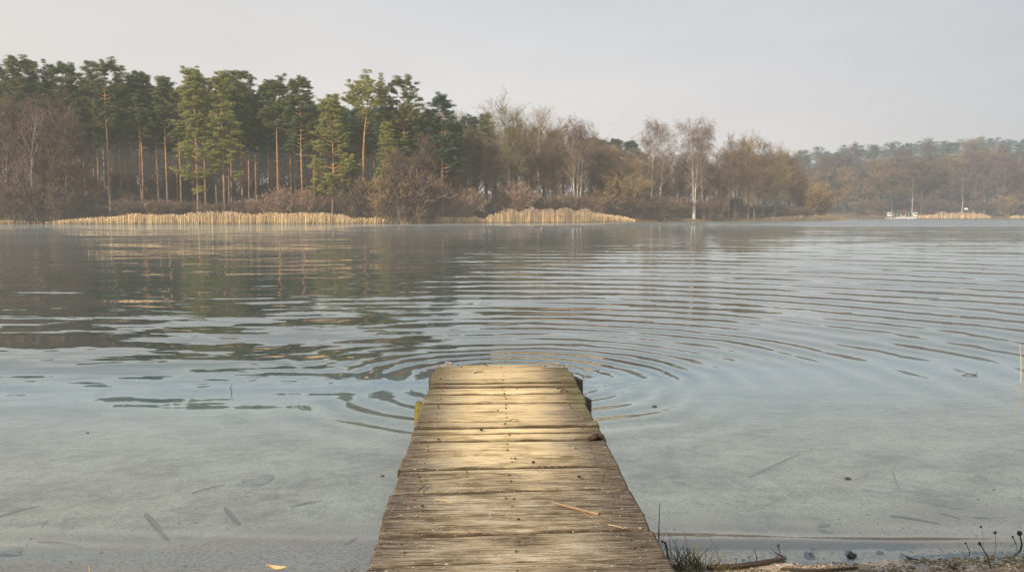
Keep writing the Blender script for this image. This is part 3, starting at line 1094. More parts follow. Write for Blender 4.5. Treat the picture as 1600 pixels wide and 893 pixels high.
pine_at(116, 758, 183, 178, 'small pine top showing above bare trees right of the dark cone-shaped pine', G1, cb=.45, wid=3.6, shape='cone')
pine_at(117, 733, 189, 180, 'round blue-green pine head between the dark cone pine and the small pine top', G1, cb=.5, wid=3.8, mat='needles_blue')

# ---- pines standing further in
protos = [make_pine(201, cb=.62, wid=3.8), make_pine(202, cb=.66, wid=3.3, shape='flat'), make_pine(203, cb=.58, wid=3.6, shape='long', nb=52),
          make_pine(204, cb=.64, wid=3.9, bend=.4, nb=52), make_pine(205, cb=.56, wid=3.7, nb=56, mat='needles_blue')]
GL = 'pines standing inside the pine wood'
skyl = [(-20, 150), (0, 135), (60, 135), (110, 140), (190, 145), (240, 146), (320, 140), (400, 150), (440, 160), (500, 170), (545, 175), (590, 175), (650, 180), (710, 205), (800, 215)]
k = 0
for row, (Y0, dy, step) in enumerate([(160, 0, 33), (168, 6, 27), (180, 10, 23), (196, 14, 20), (214, 20, 19), (236, 26, 17)]):
    px = -30 + row * 9
    while px < 745 - row * 5:
        topb = np.interp(px, [q[0] for q in skyl], [q[1] for q in skyl]) + dy + random.uniform(-8, 14)
        Y = Y0 + random.uniform(-4, 5)
        o = put_px(protos[k % 5], px, topb, Y, label='slender straight pine trunk under a dark crown deep in the pine wood', group=GL)
        k += 1
        px += step * random.uniform(.7, 1.35)
for i in range(44):
    px = -45 + i * 18 + random.uniform(-5, 5)
    put_px(protos[i % 5], px, random.uniform(222, 250), random.uniform(228, 262), base=2.2, label='lower young pine at the dark back of the pine wood', group='young pines at the back of the pine wood', wide=1.8)
G2 = 'blue-green conifers behind the bare trees'
for px, top, Y, lb in [(838, 208, 235, 'dark conifer head above the leafless trees beside the pale-limbed birch'), (868, 212, 240, None), (926, 222, 250, 'pointed blue conifer behind the white three-stemmed birch'),
                       (940, 226, 245, None), (962, 224, 240, 'left one of two blue-green conifer heads in the gap between the birches'), (985, 227, 238, 'right one of two blue-green conifer heads in the gap between the birches'),
                       (1003, 245, 246, 'low blue conifer left of the twin birches'), (800, 205, 236, None), (900, 219, 245, None)]:
    put_px(protos[4] if Y > 237 else protos[2], px, top, Y, base=2.0, label=lb or 'dark blue-green conifer half hidden behind the leafless trees', group=G2, wide=1.25)

# ---- birches
GB = 'white-stemmed birches on the wooded bank'
b1 = make_bare(301, 22, 'birch', 'twig_purple', 'birch', stems=3, fork=.055, bend=.25, name='birch_tree', cat='birch', wth=1.3)
put_px(b1, 903, 200, 181, label='three-stemmed white birch rising behind the right reed bed', group=GB, rz=0)
b2 = make_bare(302, 24, 'birch', 'twig_purple', 'birch', name='birch_tree', cat='birch', bend=.25, wth=1.3, spread=.72)
put_px(b2, 1020, 203, 199, label='upright white birch, left one of the twin pair right of the reeds', group=GB, rz=.2)
b3 = make_bare(303, 24, 'birch', 'twig_purple', 'birch', name='birch_tree', cat='birch', bend=-.3, wth=1.3, spread=.72)
b3o = put_px(b3, 1030, 200, 199, label='leaning white birch, right one of the twin pair right of the reeds', group=GB, rz=0)
b3o.rotation_euler = (0, math.radians(4.2), 0)
b4 = make_bare(304, 24, 'birch', 'twig_purple', 'birch', name='birch_tree', cat='birch', stems=2, fork=.05, wth=1.3, spread=.9)
put_px(b4, 1087, 202, 203, label='thick-stemmed white birch with full purple crown at the open bank', group=GB, rz=0)
b5o = put_px(b3, 1103, 206, 207, label='white birch leaning right, rightmost birch on the point', group=GB, rz=2.5)
b5o.rotation_euler = (0, math.radians(5.5), 2.5)
b6 = make_bare(306, 16, 'birch', 'twig_purple', 'birch', name='birch_tree', cat='birch', bend=.7, spread=.8, lean0=.06)
put_px(b6, 50, 172, 148, label='pale forked birch in front of the dark wood near the left edge', group=GB, rz=.4)
b7 = make_bare(307, 22, 'oak', 'twig_orange', 'birch', name='birch_tree', cat='birch', bend=.5, spread=.7)
put_px(b7, 846, 194, 188, label='pale-limbed tree with forked yellowish crown left of the three-stemmed birch', group=GB, rz=.4)

# ---- bare broadleaf trees
bt = [make_bare(401, 15, twig='twig_brown'), make_bare(402, 15, twig='twig_purple', spread=.9), make_bare(403, 15, twig='twig_orange', bend=.5),
      make_bare(404, 16, twig='twig_green', spread=1.05, bend=.6), make_bare(405, 15, twig='twig_brown', spread=.8, stems=2, fork=.18)]
GT = 'leafless trees on the wooded bank'
lst = [(792, 188, 172, 3, 'big mossy leafless tree with spreading crown above the reeds'), (765, 205, 182, 2, 'round yellowish leafless crown left of the big mossy tree'),
       (725, 225, 168, 1, None), (822, 215, 190, 0, None), (868, 215, 192, 2, None), (880, 235, 186, 1, None), (935, 235, 192, 0, None), (950, 245, 190, 2, None), (985, 262, 193, 2, 'low orange-brown round tree left of the twin birches'),
       (1005, 265, 203, 1, None), (1055, 258, 212, 0, None), (1070, 255, 214, 1, None), (1130, 250, 214, 2, None), (1150, 238, 216, 0, None), (1172, 233, 218, 2, 'large round leafless crown right of the birches on the point'),
       (1195, 240, 224, 0, None), (1215, 248, 228, 2, None), (1232, 258, 232, 1, 'last leafless tree before the end of the point'), (1140, 262, 209, 1, None), (1180, 262, 212, 0, None), (1212, 270, 220, 3, None), (1250, 275, 236, 0, None),
       (655, 235, 152, 1, None), (680, 245, 156, 0, None), (610, 255, 147.5, 1, 'reddish leafless thicket tree at the water edge right of the golden pine'), (640, 262, 149, 0, None), (700, 240, 160, 4, None), (745, 240, 172, 0, None),
       (545, 240, 152, 4, None), (8, 185, 147, 1, None), (30, 200, 150, 0, None), (75, 180, 151, 4, None), (95, 205, 149, 1, None), (112, 215, 152, 0, None), (-20, 190, 149, 0, None), (-60, 180, 152, 1, None),
       (775, 245, 168, 1, None), (808, 250, 176, 0, None), (832, 245, 180, 1, None), (858, 252, 180, 4, None), (915, 250, 186, 4, None), (962, 262, 190, 4, None), (1040, 275, 205, 4, None), (1115, 275, 211, 0, None)]
for px, top, Y, kd, lb in lst:
    put_px(bt[kd], px, top, Y, label=lb or 'brown leafless tree tangled among its neighbours on the bank', group=GT)

# second line deeper on the point closing the view between crowns
for i in range(34):
    px = 720 + i * 16 + random.uniform(-6, 6)
    Y = float(np.interp(px, [700, 1000, 1260], [200, 222, 246])) + random.uniform(-5, 6)
    top = float(np.interp(px, [700, 800, 950, 1060, 1170, 1270], [228, 225, 245, 262, 250, 292])) + random.uniform(-6, 8)
    put_px(bt[i % 5], px, top, Y, base=1.5, label='brown leafless tree tangled among its neighbours on the bank', group=GT)

for i in range(30):
    px = 60 + i * 22.5 + random.uniform(-6, 6)
    put_px(bt[(0, 1, 4)[i % 3]], px, random.uniform(200, 214), random.uniform(262, 275), base=1.0, label='faint leafless tree seen between the pine trunks at the back of the wood', group='leafless trees behind the pine wood', wide=1.35)
# ---- bushes
bs = [make_bush(501, 4, 'twig_brown', wth=1.5), make_bush(502, 4, 'twig_purple', wth=1.5), make_bush(503, 4, 'twig_pink', 34, wth=1.6), make_bush(504, 4, 'twig_orange', 34, wth=1.5)]
GBu = 'leafless bushes under the trees'
lst = [(435, 300, 149, 2, 'small pinkish bush behind the golden reeds'), (475, 302, 150, 2, 'low pinkish bush just left of the golden pine trunk'), (720, 298, 158, 2, 'pale pink bush at the water edge left of the right reed bed'),
       (640, 276, 148, 1, 'large reddish bush at the water edge'), (600, 284, 148.5, 3, None), (670, 288, 149.5, 0, None), (560, 290, 149, 0, None), (800, 290, 166, 2, None), (15, 288, 146.6, 0, None), (40, 295, 146.6, 1, None), (62, 290, 146.8, 0, None), (88, 297, 146.8, 1, None), (1262, 290, 236, 3, 'orange willow bush near the end of the point'),
       (1285, 300, 240, 3, None), (965, 275, 187, 3, None), (990, 285, 190, 3, None)]
for px, top, Y, kd, lb in lst:
    put_px(bs[kd], px, top, Y, label=lb or 'brown leafless bush in the tangle along the bank', group=GBu)
for i in range(105):
    px = -40 + i * 12.6 + random.uniform(-6, 6)
    Y = pen_shore(atY(px, 300, 150).x)
    Y = pen_shore(atY(px, 300, Y).x) + random.uniform(5, 22)
    hgt = random.uniform(2.2, 5.5) if px > 520 or px < 130 else random.uniform(1.5, 3.6)
    if px > 1180:
        hgt *= .8
    p = atY(px, 330, Y)
    zg = pen_ground(p.x, Y) - .1
    b = bs[[0, 1, 0, 0, 1, 2][i % 6]]
    copy_thing(b, (p.x, Y, zg), random.uniform(0, 6), hgt / 4 * 1.5, 'brown leafless bush in the tangle along the bank', GBu, sz=hgt / 4)
# thicket of saplings inside the wood
for i in range(60):
    px = -40 + i * 13 + random.uniform(-6, 6)
    Y = random.uniform(172, 205)
    p = atY(px, 330, Y)
    hgt = random.uniform(5, 9)
    copy_thing(bs[i % 2], (p.x, Y, 1.8), random.uniform(0, 6), hgt / 4, 'dark undergrowth bush deep in the pine wood', 'undergrowth bushes inside the pine wood')

# ---- far hill
GH = 'conifers on the far hazy hill'
GH2 = 'leafless trees on the far hazy shore'
M['hillneedles'] = material('far_conifer_needles', lambda nt: nt.mix(nt.mapr(nt.noise(ob_co(nt), .9, 3), .35, .65), (0.05, 0.10, 0.055), (0.13, 0.19, 0.085)), 0.8, True)
hp = [make_pine(601, H=18, cb=.3, wid=4.2, shape='cone', nb=30, nee=26, mat='hillneedles'), make_pine(602, H=18, cb=.4, wid=4.4, nb=30, nee=26, mat='hillneedles'), make_pine(603, H=18, cb=.35, wid=4.0, shape='long', nb=30, nee=26, mat='hillneedles')]
for q_ in hp:  # far hill conifers of no known species, built like the pines
    q_.name = 'conifer_tree'
    q_['category'] = 'conifer'
hb = [make_bare(611, 17, twig='twig_brown', wth=1.8), make_bare(612, 17, twig='twig_purple', wth=1.8, spread=.8), make_bare(613, 17, twig='twig_orange', wth=1.8, spread=.8),
      make_bare(614, 19, 'birch', 'twig_purple', 'birch', wth=1.8, spread=.8)]
nh = 0
for row in range(13):
    Y = [352, 362, 378, 398, 422, 450, 482, 516, 552, 588, 622, 655, 690][row]
    n = [24, 23, 22, 20, 19, 19, 20, 22, 24, 27, 30, 32, 34][row]
    for i in range(n):
        px = 1175 + (i + .5) * 470 / n + random.uniform(-9, 9)
        yy = Y + random.uniform(-9, 9)
        x = atY(px, 300, yy).x
        z = hill_z(x, yy)
        conif = random.random() < [.15, .3, .4, .45, .55, .6, .7, .85, .93, 1, 1, 1, 1][row]
        if row < 4 and 1390 < px < 1600:
            conif = conif and random.random() < .3
        h = random.uniform(13, 18) if row > 3 else random.uniform(14, 21)
        if row > 7:
            h *= .72
        proto = hp[random.randrange(3)] if conif else hb[random.choice([0, 0, 1, 1, 2, 3])]
        lab, grp = ('small hazy conifer among others on the far hillside', GH) if conif else ('hazy brown leafless tree among others on the far hillside', GH2)
        s_ = h / proto['H']
        if proto.name not in USED:
            USED.add(proto.name)
            proto.location = (x, yy, z - .3)
            proto.scale = (s_ * 1.5, s_ * 1.5, s_)
            proto['label'], proto['group'] = lab, grp
        else:
            copy_thing(proto, (x, yy, z - .3), random.uniform(0, 6), s_ * 1.5, lab, grp, sz=s_)
        nh += 1
# white birch stem that stands out at the landing
wb = make_bare(620, 17, 'birch', 'twig_brown', 'birch', name='birch_tree', cat='birch', spread=.5, bend=.1)
put_px(wb, 1428, 265, 340, base=1.0, label='slim bright white birch trunk right above the landing on the far shore', rz=0)
for px, top, Y, kd in [(1575, 305, 336, 3), (1598, 300, 338, 1), (1345, 312, 338, 0), (1372, 310, 338, 1), (1455, 308, 337, 1), (1480, 312, 338, 0), (1530, 310, 337, 1), (1550, 314, 338, 0)]:
    copy_thing(bs[kd], (atY(px, 300, Y).x, Y, .6), 1.0 + px, (336 - top) / F * Y / 4, 'low leafless bush along the far hazy shore', 'bushes along the far shore')

# ------------------------------------------------------------------ reeds
def reeds(name, px0, px1, n, hfun, label, off=(-2.2, 1.2), width=.035, shorefun=pen_shore, mat='reed'):
    g = np.random.default_rng(int(px0) + 77)
    pxs = g.uniform(px0, px1, n)
    V, T3, T4 = [], [], []
    for i, px in enumerate(pxs):
        Y = 150.0
        for _ in range(3):
            Y = shorefun(atY(px, 345, Y).x)
        Y += g.uniform(*off)
        x = atY(px, 345, Y).x
        h = hfun(px) * (g.uniform(.62, 1.12) + .35 * mnoise.noise((x * .35, Y * .1, 2)) + .14 * mnoise.noise((x * 1.7, 0, 5))) * min(1, .5 + (px - px0) / 25, .5 + (px1 - px) / 25)
        if g.uniform() > min(1, .25 + (px - px0) / 90) or g.uniform() > min(1, .25 + (px1 - px) / 60):
            continue
        if g.uniform() > .30 + 1.4 * (mnoise.noise((x * .22, 3, 9)) + .55) * (1 if Y > pen_shore(x) - 1 else .8):
            continue
        if h < .15:
            continue
        lx, ly = g.normal(0, .05) * h, g.normal(0, .05) * h
        w = width * g.uniform(.6, 1.3)
        a = g.uniform(0, PI)
        cx, cy = math.cos(a) * w, math.sin(a) * w
        b = len(V)
        V += [(x - cx, Y - cy, -.1), (x + cx, Y + cy, -.1), (x + lx + cx * .6, Y + ly + cy * .6, h), (x + lx - cx * .6, Y + ly - cy * .6, h)]
        T4.append((b, b + 1, b + 2, b + 3))
        if g.uniform() < .8:      # plume
            pl = g.uniform(.18, .34)
            dx = g.normal(.05, .07)
            V += [(x + lx - cx * 2.2, Y + ly - cy * 2.2, h + pl * .35), (x + lx + cx * 2.2, Y + ly + cy * 2.2, h + pl * .35), (x + lx + dx, Y + ly, h + pl)]
            T3.append((b + 3, b + 2, b + 6))
            T3.append((b + 3, b + 5, b + 6))
            T3.append((b + 4, b + 2, b + 6))
    me = mesh_np(name, np.array(V), [np.array(T3), np.array(T4)])
    o = add(name, me, M[mat])
    tag(o, label, 'reeds', kind='stuff')


reeds('reed_bed', 70, 560, 9500, lambda p: np.interp(p, [70, 118, 210, 330, 520, 560], [.3, .8, 1.35, 1.75, 1.7, .9]), 'long golden reed bed along the pine wood shore', off=(-3.2, .8))
reeds('reed_bed', 753, 992, 6500, lambda p: np.interp(p, [753, 785, 840, 910, 992], [1.3, 2.2, 2.6, 2.4, .7]), 'tall pale reed bed with brown plumes in front of the birches', off=(-3.2, 1))
reeds('reed_bed', 540, 758, 3600, lambda p: 1.0, 'thin low fringe of reeds between the two reed beds', off=(-1.5, .5))
reeds('reed_bed', -60, 80, 500, lambda p: .40, 'sparse short reeds at the dark shore on the left', off=(-1, .3))
reeds('reed_bed', 1190, 1325, 2600, lambda p: np.interp(p, [1190, 1230, 1300, 1325], [.6, 1.1, 1.2, .8]), 'dull reed strip at the tip of the point', off=(-2, 1), mat='reed_dull')
farshore = lambda x: FARY + 5 * math.sin(x * .03)
reeds('reed_bed', 1392, 1548, 3000, lambda p: np.interp(p, [1392, 1450, 1470, 1548], [.9, 1.2, 2.1, 2.0]), 'sunlit golden reeds on the far shore beyond the bay', off=(-1, 2), width=.07, shorefun=farshore)
reeds('reed_bed', 1577, 1660, 1400, lambda p: 1.4, 'golden reeds on the far shore at the right edge', off=(-1, 2), width=.07, shorefun=farshore)

# ------------------------------------------------------------------ far landing: pier, boats, sign
M['white'] = material('white_boat_paint', lambda nt: nt.mix(nt.noise(ob_co(nt), 2, 2), (0.72, 0.70, 0.64), (0.85, 0.84, 0.80)), 0.4, True)
M['canvas'] = material('dark_green_canvas', lambda nt: nt.mix(nt.noise(ob_co(nt), 2, 2), (0.02, 0.035, 0.03), (0.05, 0.07, 0.06)), 0.8, True)
M['window'] = material('dark_glass', lambda nt: (0.02, 0.025, 0.03), 0.1, True)
M['pierwood'] = material('pier_wood', lambda nt: nt.mix(nt.noise(ob_co(nt), 3, 2), (0.09, 0.065, 0.05), (0.2, 0.15, 0.12)), 0.9, True)
YP = 322.0
x0, x1 = atY(1333, 338, YP).x, atY(1398, 338, YP).x
t = empty('landing_stage', ((x0 + x1) / 2, YP, 0))
tag(t, 'long low brown landing stage reaching out from the far shore', 'pier')
b = MB()
L = x1 - x0
b.box((0, 0, .62), (L, 2.2, .22))
add('deck', b.mesh('stage_deck'), M['pierwood'], t)
for i in range(9):
    for sy in (-1, 1):
        b = MB()
        b.tubes([[(-L / 2 + .4 + i * (L - .8) / 8, sy * .9, -2), (-L / 2 + .4 + i * (L - .8) / 8, sy * .9, .95)]], [[.13, .13]], 8)
        add('post', b.mesh('stage_post'), M['pierwood'], t)


def boat(px, length, label, canopy, cabin, YB):
    x = atY(px, 338, YB).x
    t = empty('boat', (x, YB, 0))
    tag(t, label, 'boat', 'white boats moored at the far landing')
    k = 9
    u = np.linspace(-1, 1, k)
    V, T = [], []
    for i, q in enumerate(u):
        w = 1.05 * (1 - max(0, q) ** 3) ** .6 * (.9 if q < 0 else 1) + .02
        sh = .95 + .25 * max(0, q) ** 2
        for yy, zz in ((0, -.15), (w * .75, -.05), (w, sh), (w * .9, sh + .02), (0, sh - .05), (-w * .9, sh + .02), (-w, sh), (-w * .75, -.05)):
            V.append((q * length / 2, yy, zz))
    n = 8
    for i in range(k - 1):
        for j in range(n):
            T.append((i * n + j, i * n + (j + 1) % n, (i + 1) * n + (j + 1) % n, (i + 1) * n + j))
    for e in (0, (k - 1) * n):
        T += [(e, e + 1, e + 6, e + 7), (e + 1, e + 2, e + 5, e + 6), (e + 2, e + 3, e + 4, e + 5)]
    V = [(a_, b_, c_ * .75) for a_, b_, c_ in V]
    add('hull', mesh_np('hull', np.array(V), np.array(T)), M['white'], t)
    if cabin:
        b = MB()
        b.box((cabin * length, 0, 1.75), (length * .22, 1.5, 1.5))
        c = add('cabin', b.mesh('cabin'), M['white'], t)
        b = MB()
        b.box((cabin * length, 0, 2.56), (length * .27, 1.8, .12))
        add('roof', b.mesh('cabin_roof'), M['white'], t)
        b = MB()
        b.box((cabin * length, -.765, 1.95), (length * .15, .05, .55))
        add('window', b.mesh('cabin_window'), M['window'], t)
    if canopy:
        b = MB()
        cs = []
        for i, zz in ((-1, 1.9), (-.5, 2.25), (0, 2.35), (.5, 2.25), (1, 1.9)):
            cs.append([(canopy * length - length * .24, i, zz), (canopy * length + length * .24, i, zz)])
        for a_, b_ in zip(cs[:-1], cs[1:]):
            b.add([a_[0], a_[1], b_[1], b_[0]], [(0, 1, 2, 3)])
        b.box((canopy * length, -.98, 1.45), (length * .46, .04, .75))
        add('canopy', b.mesh('canopy'), M['canvas'], t)
        for xx in (-.2, 0, .2):
            b = MB()
            b.tubes([[(canopy * length + xx * length, -1.03, .9), (canopy * length + xx * length, -1.03, 2.0)]], [[.09, .09]], 6)
            add('pole', b.mesh('canopy_pole'), M['white'], t)


boat(1397, 6.2, 'white boat with cabin and dark canopy at the end of the landing', .12, -.30, 326)
boat(1421, 6.4, 'white boat with dark canopy and raised stern under the white birch trunk', -.12, .32, 326)
xs = atY(1511, 330, 333).x
t = empty('sign_board', (xs, 334, .4))
tag(t, 'small pale sign on a post behind the far golden reeds', 'sign')
b = MB()
b.tubes([[(0, 0, 0), (0, 0, 3.8)]], [[.09, .09]], 6)
add('post', b.mesh('sign_post'), M['pierwood'], t)
b = MB()
b.box((0, -.12, 3.7), (1.6, .08, .75))
add('panel', b.mesh('sign_panel'), M['white'], t)

# ------------------------------------------------------------------ jetty
DZ = 0.32
seam_px = [569, 580, 591, 597.5, 604, 615, 628, 642, 657, 667.5, 676.5, 688, 710, 731, 765, 805, 830, 877]
jm_far = (at(680, 572, DZ) + at(888, 572, DZ)) / 2
jm_near = (at(574, 890, DZ) + at(1050, 890, DZ)) / 2
ax = (jm_far - jm_near).normalized()
yaw = math.atan2(-ax.x, ax.y)
org = jm_near - ax * jm_near.y          # jetty origin, on the axis, at y about 0
org.z = 0
jetty = empty('jetty', org, yaw)
tag(jetty, 'weathered wooden plank jetty running out over the water', 'jetty')
ymid = lambda py: at(784 + (py - 572) * .083, py, DZ).y
ss = [ymid(q) for q in seam_px]
q = ss[-1]
for dd in (.29, .24, .31, .27, .25, .3, .26):
    q -= dd
    ss.append(q)


def plank(y0, y1, i):
    g = np.random.default_rng(900 + i)
    n, m = 90, 9
    tilt = float(np.interp((y0 + y1) / 2, [3, 4.5, 7.5], [.052, .035, .0]))
    hw_l = .63 + g.uniform(-.010, .012)
    hw_r = .63 + g.uniform(-.010, .012)
    gap = g.uniform(.020, .030)
    y0, y1 = y0 + gap / 2, y1 - gap / 2
    u = np.linspace(0, 1, n)
    v = np.array([0, .05, .14, .3, .5, .7, .86, .95, 1.0])
    th = .045
    lift = g.normal(0, .003)
    roll = g.normal(0, .010)
    cup = g.uniform(-.004, .006)
    X = np.zeros((m, n))
    Yv = np.zeros((m, n))
    Z = np.zeros((m, n))
    for a in range(m):
        for b_ in range(n):
            x = -hw_l + (hw_l + hw_r) * u[b_]
            endn = .005 * mnoise.noise((v[a] * 2.3, i * 3.1, x * .0 + (0 if u[b_] < .5 else 9)))
            if b_ < 2 or b_ > n - 3:
                x += endn * (1 if b_ in (0, n - 1) else .5)
            e0 = .0045 * mnoise.noise((x * 2.2, i * 1.7, 0)) + .0035 * mnoise.noise((x * 11, i * 1.7, 4)) + .002 * mnoise.noise((x * 37, i, 4))
            e1 = .0045 * mnoise.noise((x * 2.2, i * 1.7 + 5, 0)) + .0035 * mnoise.noise((x * 11, i * 1.7 + 5, 4)) + .002 * mnoise.noise((x * 37, i + 5, 4))
            yy = (y0 + e0) * (1 - v[a]) + (y1 + e1) * v[a] + tilt * x
            z = DZ + lift + roll * (v[a] - .5) + cup * (2 * v[a] - 1) ** 2
            z += .0022 * mnoise.noise((x * 1.5, yy * 30, i)) + .0016 * mnoise.noise((x * 6, yy * 70, i + 3)) + .003 * mnoise.noise((x * 1.2, yy * 4, i))
            if a in (0, m - 1):
                z -= .012 + .004 * abs(mnoise.noise((x * 14, i, a)))
            if a in (1, m - 2):
                z -= .002
            if b_ in (0, n - 1):
                z -= .009
            X[a, b_], Yv[a, b_], Z[a, b_] = x, yy, z
    idx = np.arange(m * n).reshape(m, n)
    q = np.stack([idx[:-1, :-1], idx[:-1, 1:], idx[1:, 1:], idx[1:, :-1]], -1).reshape(-1, 4)
    top = np.stack([X, Yv, Z], -1).reshape(-1, 3)
    bot = top.copy()
    bot[:, 2] = DZ - th + lift
    N = m * n
    loop = np.concatenate([idx[0], idx[1:, -1], idx[-1, -2::-1], idx[-2:0:-1, 0]])
    nx = np.roll(loop, -1)
    side = np.stack([loop, loop + N, nx + N, nx], -1)
    qb = q[:, ::-1] + N
    me = mesh_np('plank', np.concatenate([top, bot]), [np.concatenate([q, side, qb])], False)
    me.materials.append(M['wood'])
    me.materials.append(M['plankside'])
    mi = np.zeros(len(me.polygons), dtype=np.int32)
    mi[len(q):] = 1
    at_ = me.attributes.new('rim', 'FLOAT', 'POINT')
    vv = np.repeat(v, n)
    dm = np.minimum(vv, 1 - vv) * (y1 - y0)
    at_.data.foreach_set('value', np.concatenate([dm, dm]).astype(np.float32))
    me.polygons.foreach_set('material_index', mi)
    return me


nb_ = MB()
nb_.tubes([[(0, 0, -.006), (0, 0, .001), (0, 0, .0025), (0, 0, .0026)]], [[.0055, .0055, .0045, .0002]], 8)
nail_me = nb_.mesh('nail', True)
nail_me.materials.append(M['rust'])
for i in range(len(ss) - 1):
    o = add('plank', plank(ss[i + 1], ss[i], i), None, jetty)
    yc = (ss[i] + ss[i + 1]) / 2
    for xx in (-.5, 0.0, .5):
        for sg in ((-1, 1) if ss[i] - ss[i + 1] > .2 else (1,)):
            add('nail', nail_me, None, o, (xx + random.uniform(-.012, .012), yc + sg * .055 * random.uniform(.5, 1.2), DZ + .0045))
ylo, yhi = ss[-1], ss[0]
for sx in (-.5, 0.0, .5):
    b = MB()
    b.box((sx, (ylo + yhi) / 2 - .03, DZ - .045 - .062), (.07, yhi - ylo - .12, .12))
    add('beam', b.mesh('long_beam'), M['beam'], jetty)
for yy in (4.9, 6.25, 7.05):
    b = MB()
    b.box((0, yy, DZ - .23), (1.22, .08, .12))
    add('beam', b.mesh('cross_beam'), M['beam'], jetty)


def post(px, py, mat, r=.055, top=0.0, y_=None):
    p = at(px, py, DZ - .03 + top)
    loc = Vector((p.x - org.x, p.y - org.y, 0))
    c, s_ = math.cos(-yaw), math.sin(-yaw)
    lx, ly = loc.x * c - loc.y * s_, loc.x * s_ + loc.y * c
    b = MB()
    zs = [-1.6, -.3, .0, DZ - .05 + top, DZ - .03 + top, DZ - .03 + top]
    P = [(lx + .004 * k_, ly, z) for k_, z in enumerate(zs)]
    b.tubes([P], [[r, r, r * 1.05, r * .97, r * .8, .001]], 12)
    add('post', b.mesh('jetty_post', True), M[mat], jetty)


post(899, 590, 'beam', .06)
post(911, 620, 'beam', .06, -.01)
post(657, 630, 'moss', .06, -.01)
post(676, 590, 'beam', .05, -.03)


# iron fittings bolted on the far corners: bent strap with a stud; each its own part
def fitting(px, py, w, flip):
    p = at(px, py, DZ)
    loc = Vector((p.x - org.x, p.y - org.y, 0))
    c, s_ = math.cos(-yaw), math.sin(-yaw)
    lx, ly = loc.x * c - loc.y * s_, loc.x * s_ + loc.y * c
    b = MB()
    b.box((lx, ly, DZ + .0075), (w, .085, .007))
    b.box((lx, ly + .05, DZ - .02), (w, .007, .06))
    pl = add('mounting_plate', b.mesh('mounting_plate'), M['metal'], jetty)
    for dx in (-.4, .38):
        b = MB()
        b.tubes([[(lx + dx * w, ly - .01, DZ + .01), (lx + dx * w, ly - .01, DZ + .018), (lx + dx * w, ly - .01, DZ + .019)]], [[.012, .012, .001]], 6)
        add('bolt', b.mesh('bolt'), M['rust'], pl)
    hx = lx + (-.06 * w if not flip else .0)
    b = MB()
    b.box((hx, ly + .005, DZ + .028), (.026, .012, .036), .2)
    b.box((hx + .022, ly - .004, DZ + .022), (.012, .045, .026), .1)
    b.tubes([[(hx - .02, ly + .002, DZ + .04), (hx + .045, ly + .002, DZ + .034)]], [[.009, .009]], 8)
    add('hinge', b.mesh('hinge'), M['metal'], pl)


fitting(701, 572.5, .24, False)
fitting(867, 573.5, .23, True)


# ------------------------------------------------------------------ small things lying on the deck
def bent(name, pts, rad, mat, label, cat, sides=6, branches=(), group=None, parent=None):
    """a stick through the given world points"""
    P = np.array([tuple(q) for q in pts], float)
    k = len(P)
    tt = np.linspace(0, 1, k)
    t2 = np.linspace(0, 1, k * 4)
    Q = np.stack([np.interp(t2, tt, P[:, j]) for j in range(3)], 1)
    Q[1:-1] = .25 * Q[:-2] + .5 * Q[1:-1] + .25 * Q[2:]
    g = np.random.default_rng(abs(hash(name)) % 1000 + k)
    R = np.interp(t2, tt, rad if isinstance(rad, (list, tuple)) else [rad] * k)
    R = R * g.uniform(.85, 1.15, len(R))
    o0 = Vector(Q[0])
    b = MB()
    b.tubes((Q - Q[0])[None], R[None], sides)
    for br in branches:
        B = np.array([tuple(q) for q in br], float) - Q[0]
        b.tubes(B[None], np.linspace(rad[0] if isinstance(rad, (list, tuple)) else rad, .0006, len(B))[None] * .7, 5)
    o = add(name, b.mesh(name, True), M[mat], None, o0)
    return tag(o, label, cat, group)


zt = DZ + .008
bent('stick', [at(862, 784, zt + .008), at(885, 790, zt + .006), at(905, 795, zt + .008), at(936, 803, zt + .006)], [.004, .0065, .007, .009], 'twig',
     'bent dry stick with short fork on the jetty planks', 'stick', branches=[[at(905, 795, zt + .006), at(930, 812, zt), at(968, 822, zt)], [at(928, 800, zt + .006), at(944, 799, zt + .012)]])
bent('twig', [at(653, 768, zt), at(658, 762, zt + .006), at(664, 757, zt + .004)], [.002, .003, .0015], 'darktwig', 'short dark twig near the left side of the jetty', 'twig')
bent('straw', [at(680, 779, zt), at(695, 781, zt + .003), at(708, 785, zt)], [.0018, .0022, .0012], 'straw', 'thin pale straw on the left side of the planks', 'straw')
bent('straw', [at(950, 819, zt), at(962, 821, zt + .003), at(975, 825, zt)], [.0018, .002, .001], 'straw', 'thin pale straw near the right rim of the jetty', 'straw')
bent('twig', [at(741, 583, zt), at(746, 580, zt + .006), at(756, 580, zt)], [.003, .004, .002], 'darktwig', 'tiny twig across the far planks of the jetty', 'twig')
bent('twig', [at(795, 657, zt), at(802, 654, zt + .005), at(812, 656, zt)], [.002, .003, .001], 'darktwig', 'tiny twig in the middle of the jetty', 'twig')


def lump(name, px, py, r, mat, label, cat, z=zt, seed=1, rough=.3, group=None, rz=0.0, sub=8, dz=.5):
    p = at(px, py, z)
    b = MB()
    b.blob((0, 0, r[2] * dz), r, seed, sub, rough)
    o = add(name, b.mesh(name, True), M[mat], None, p)
    o.rotation_euler = (0, 0, rz)
    return tag(o, label, cat, group)


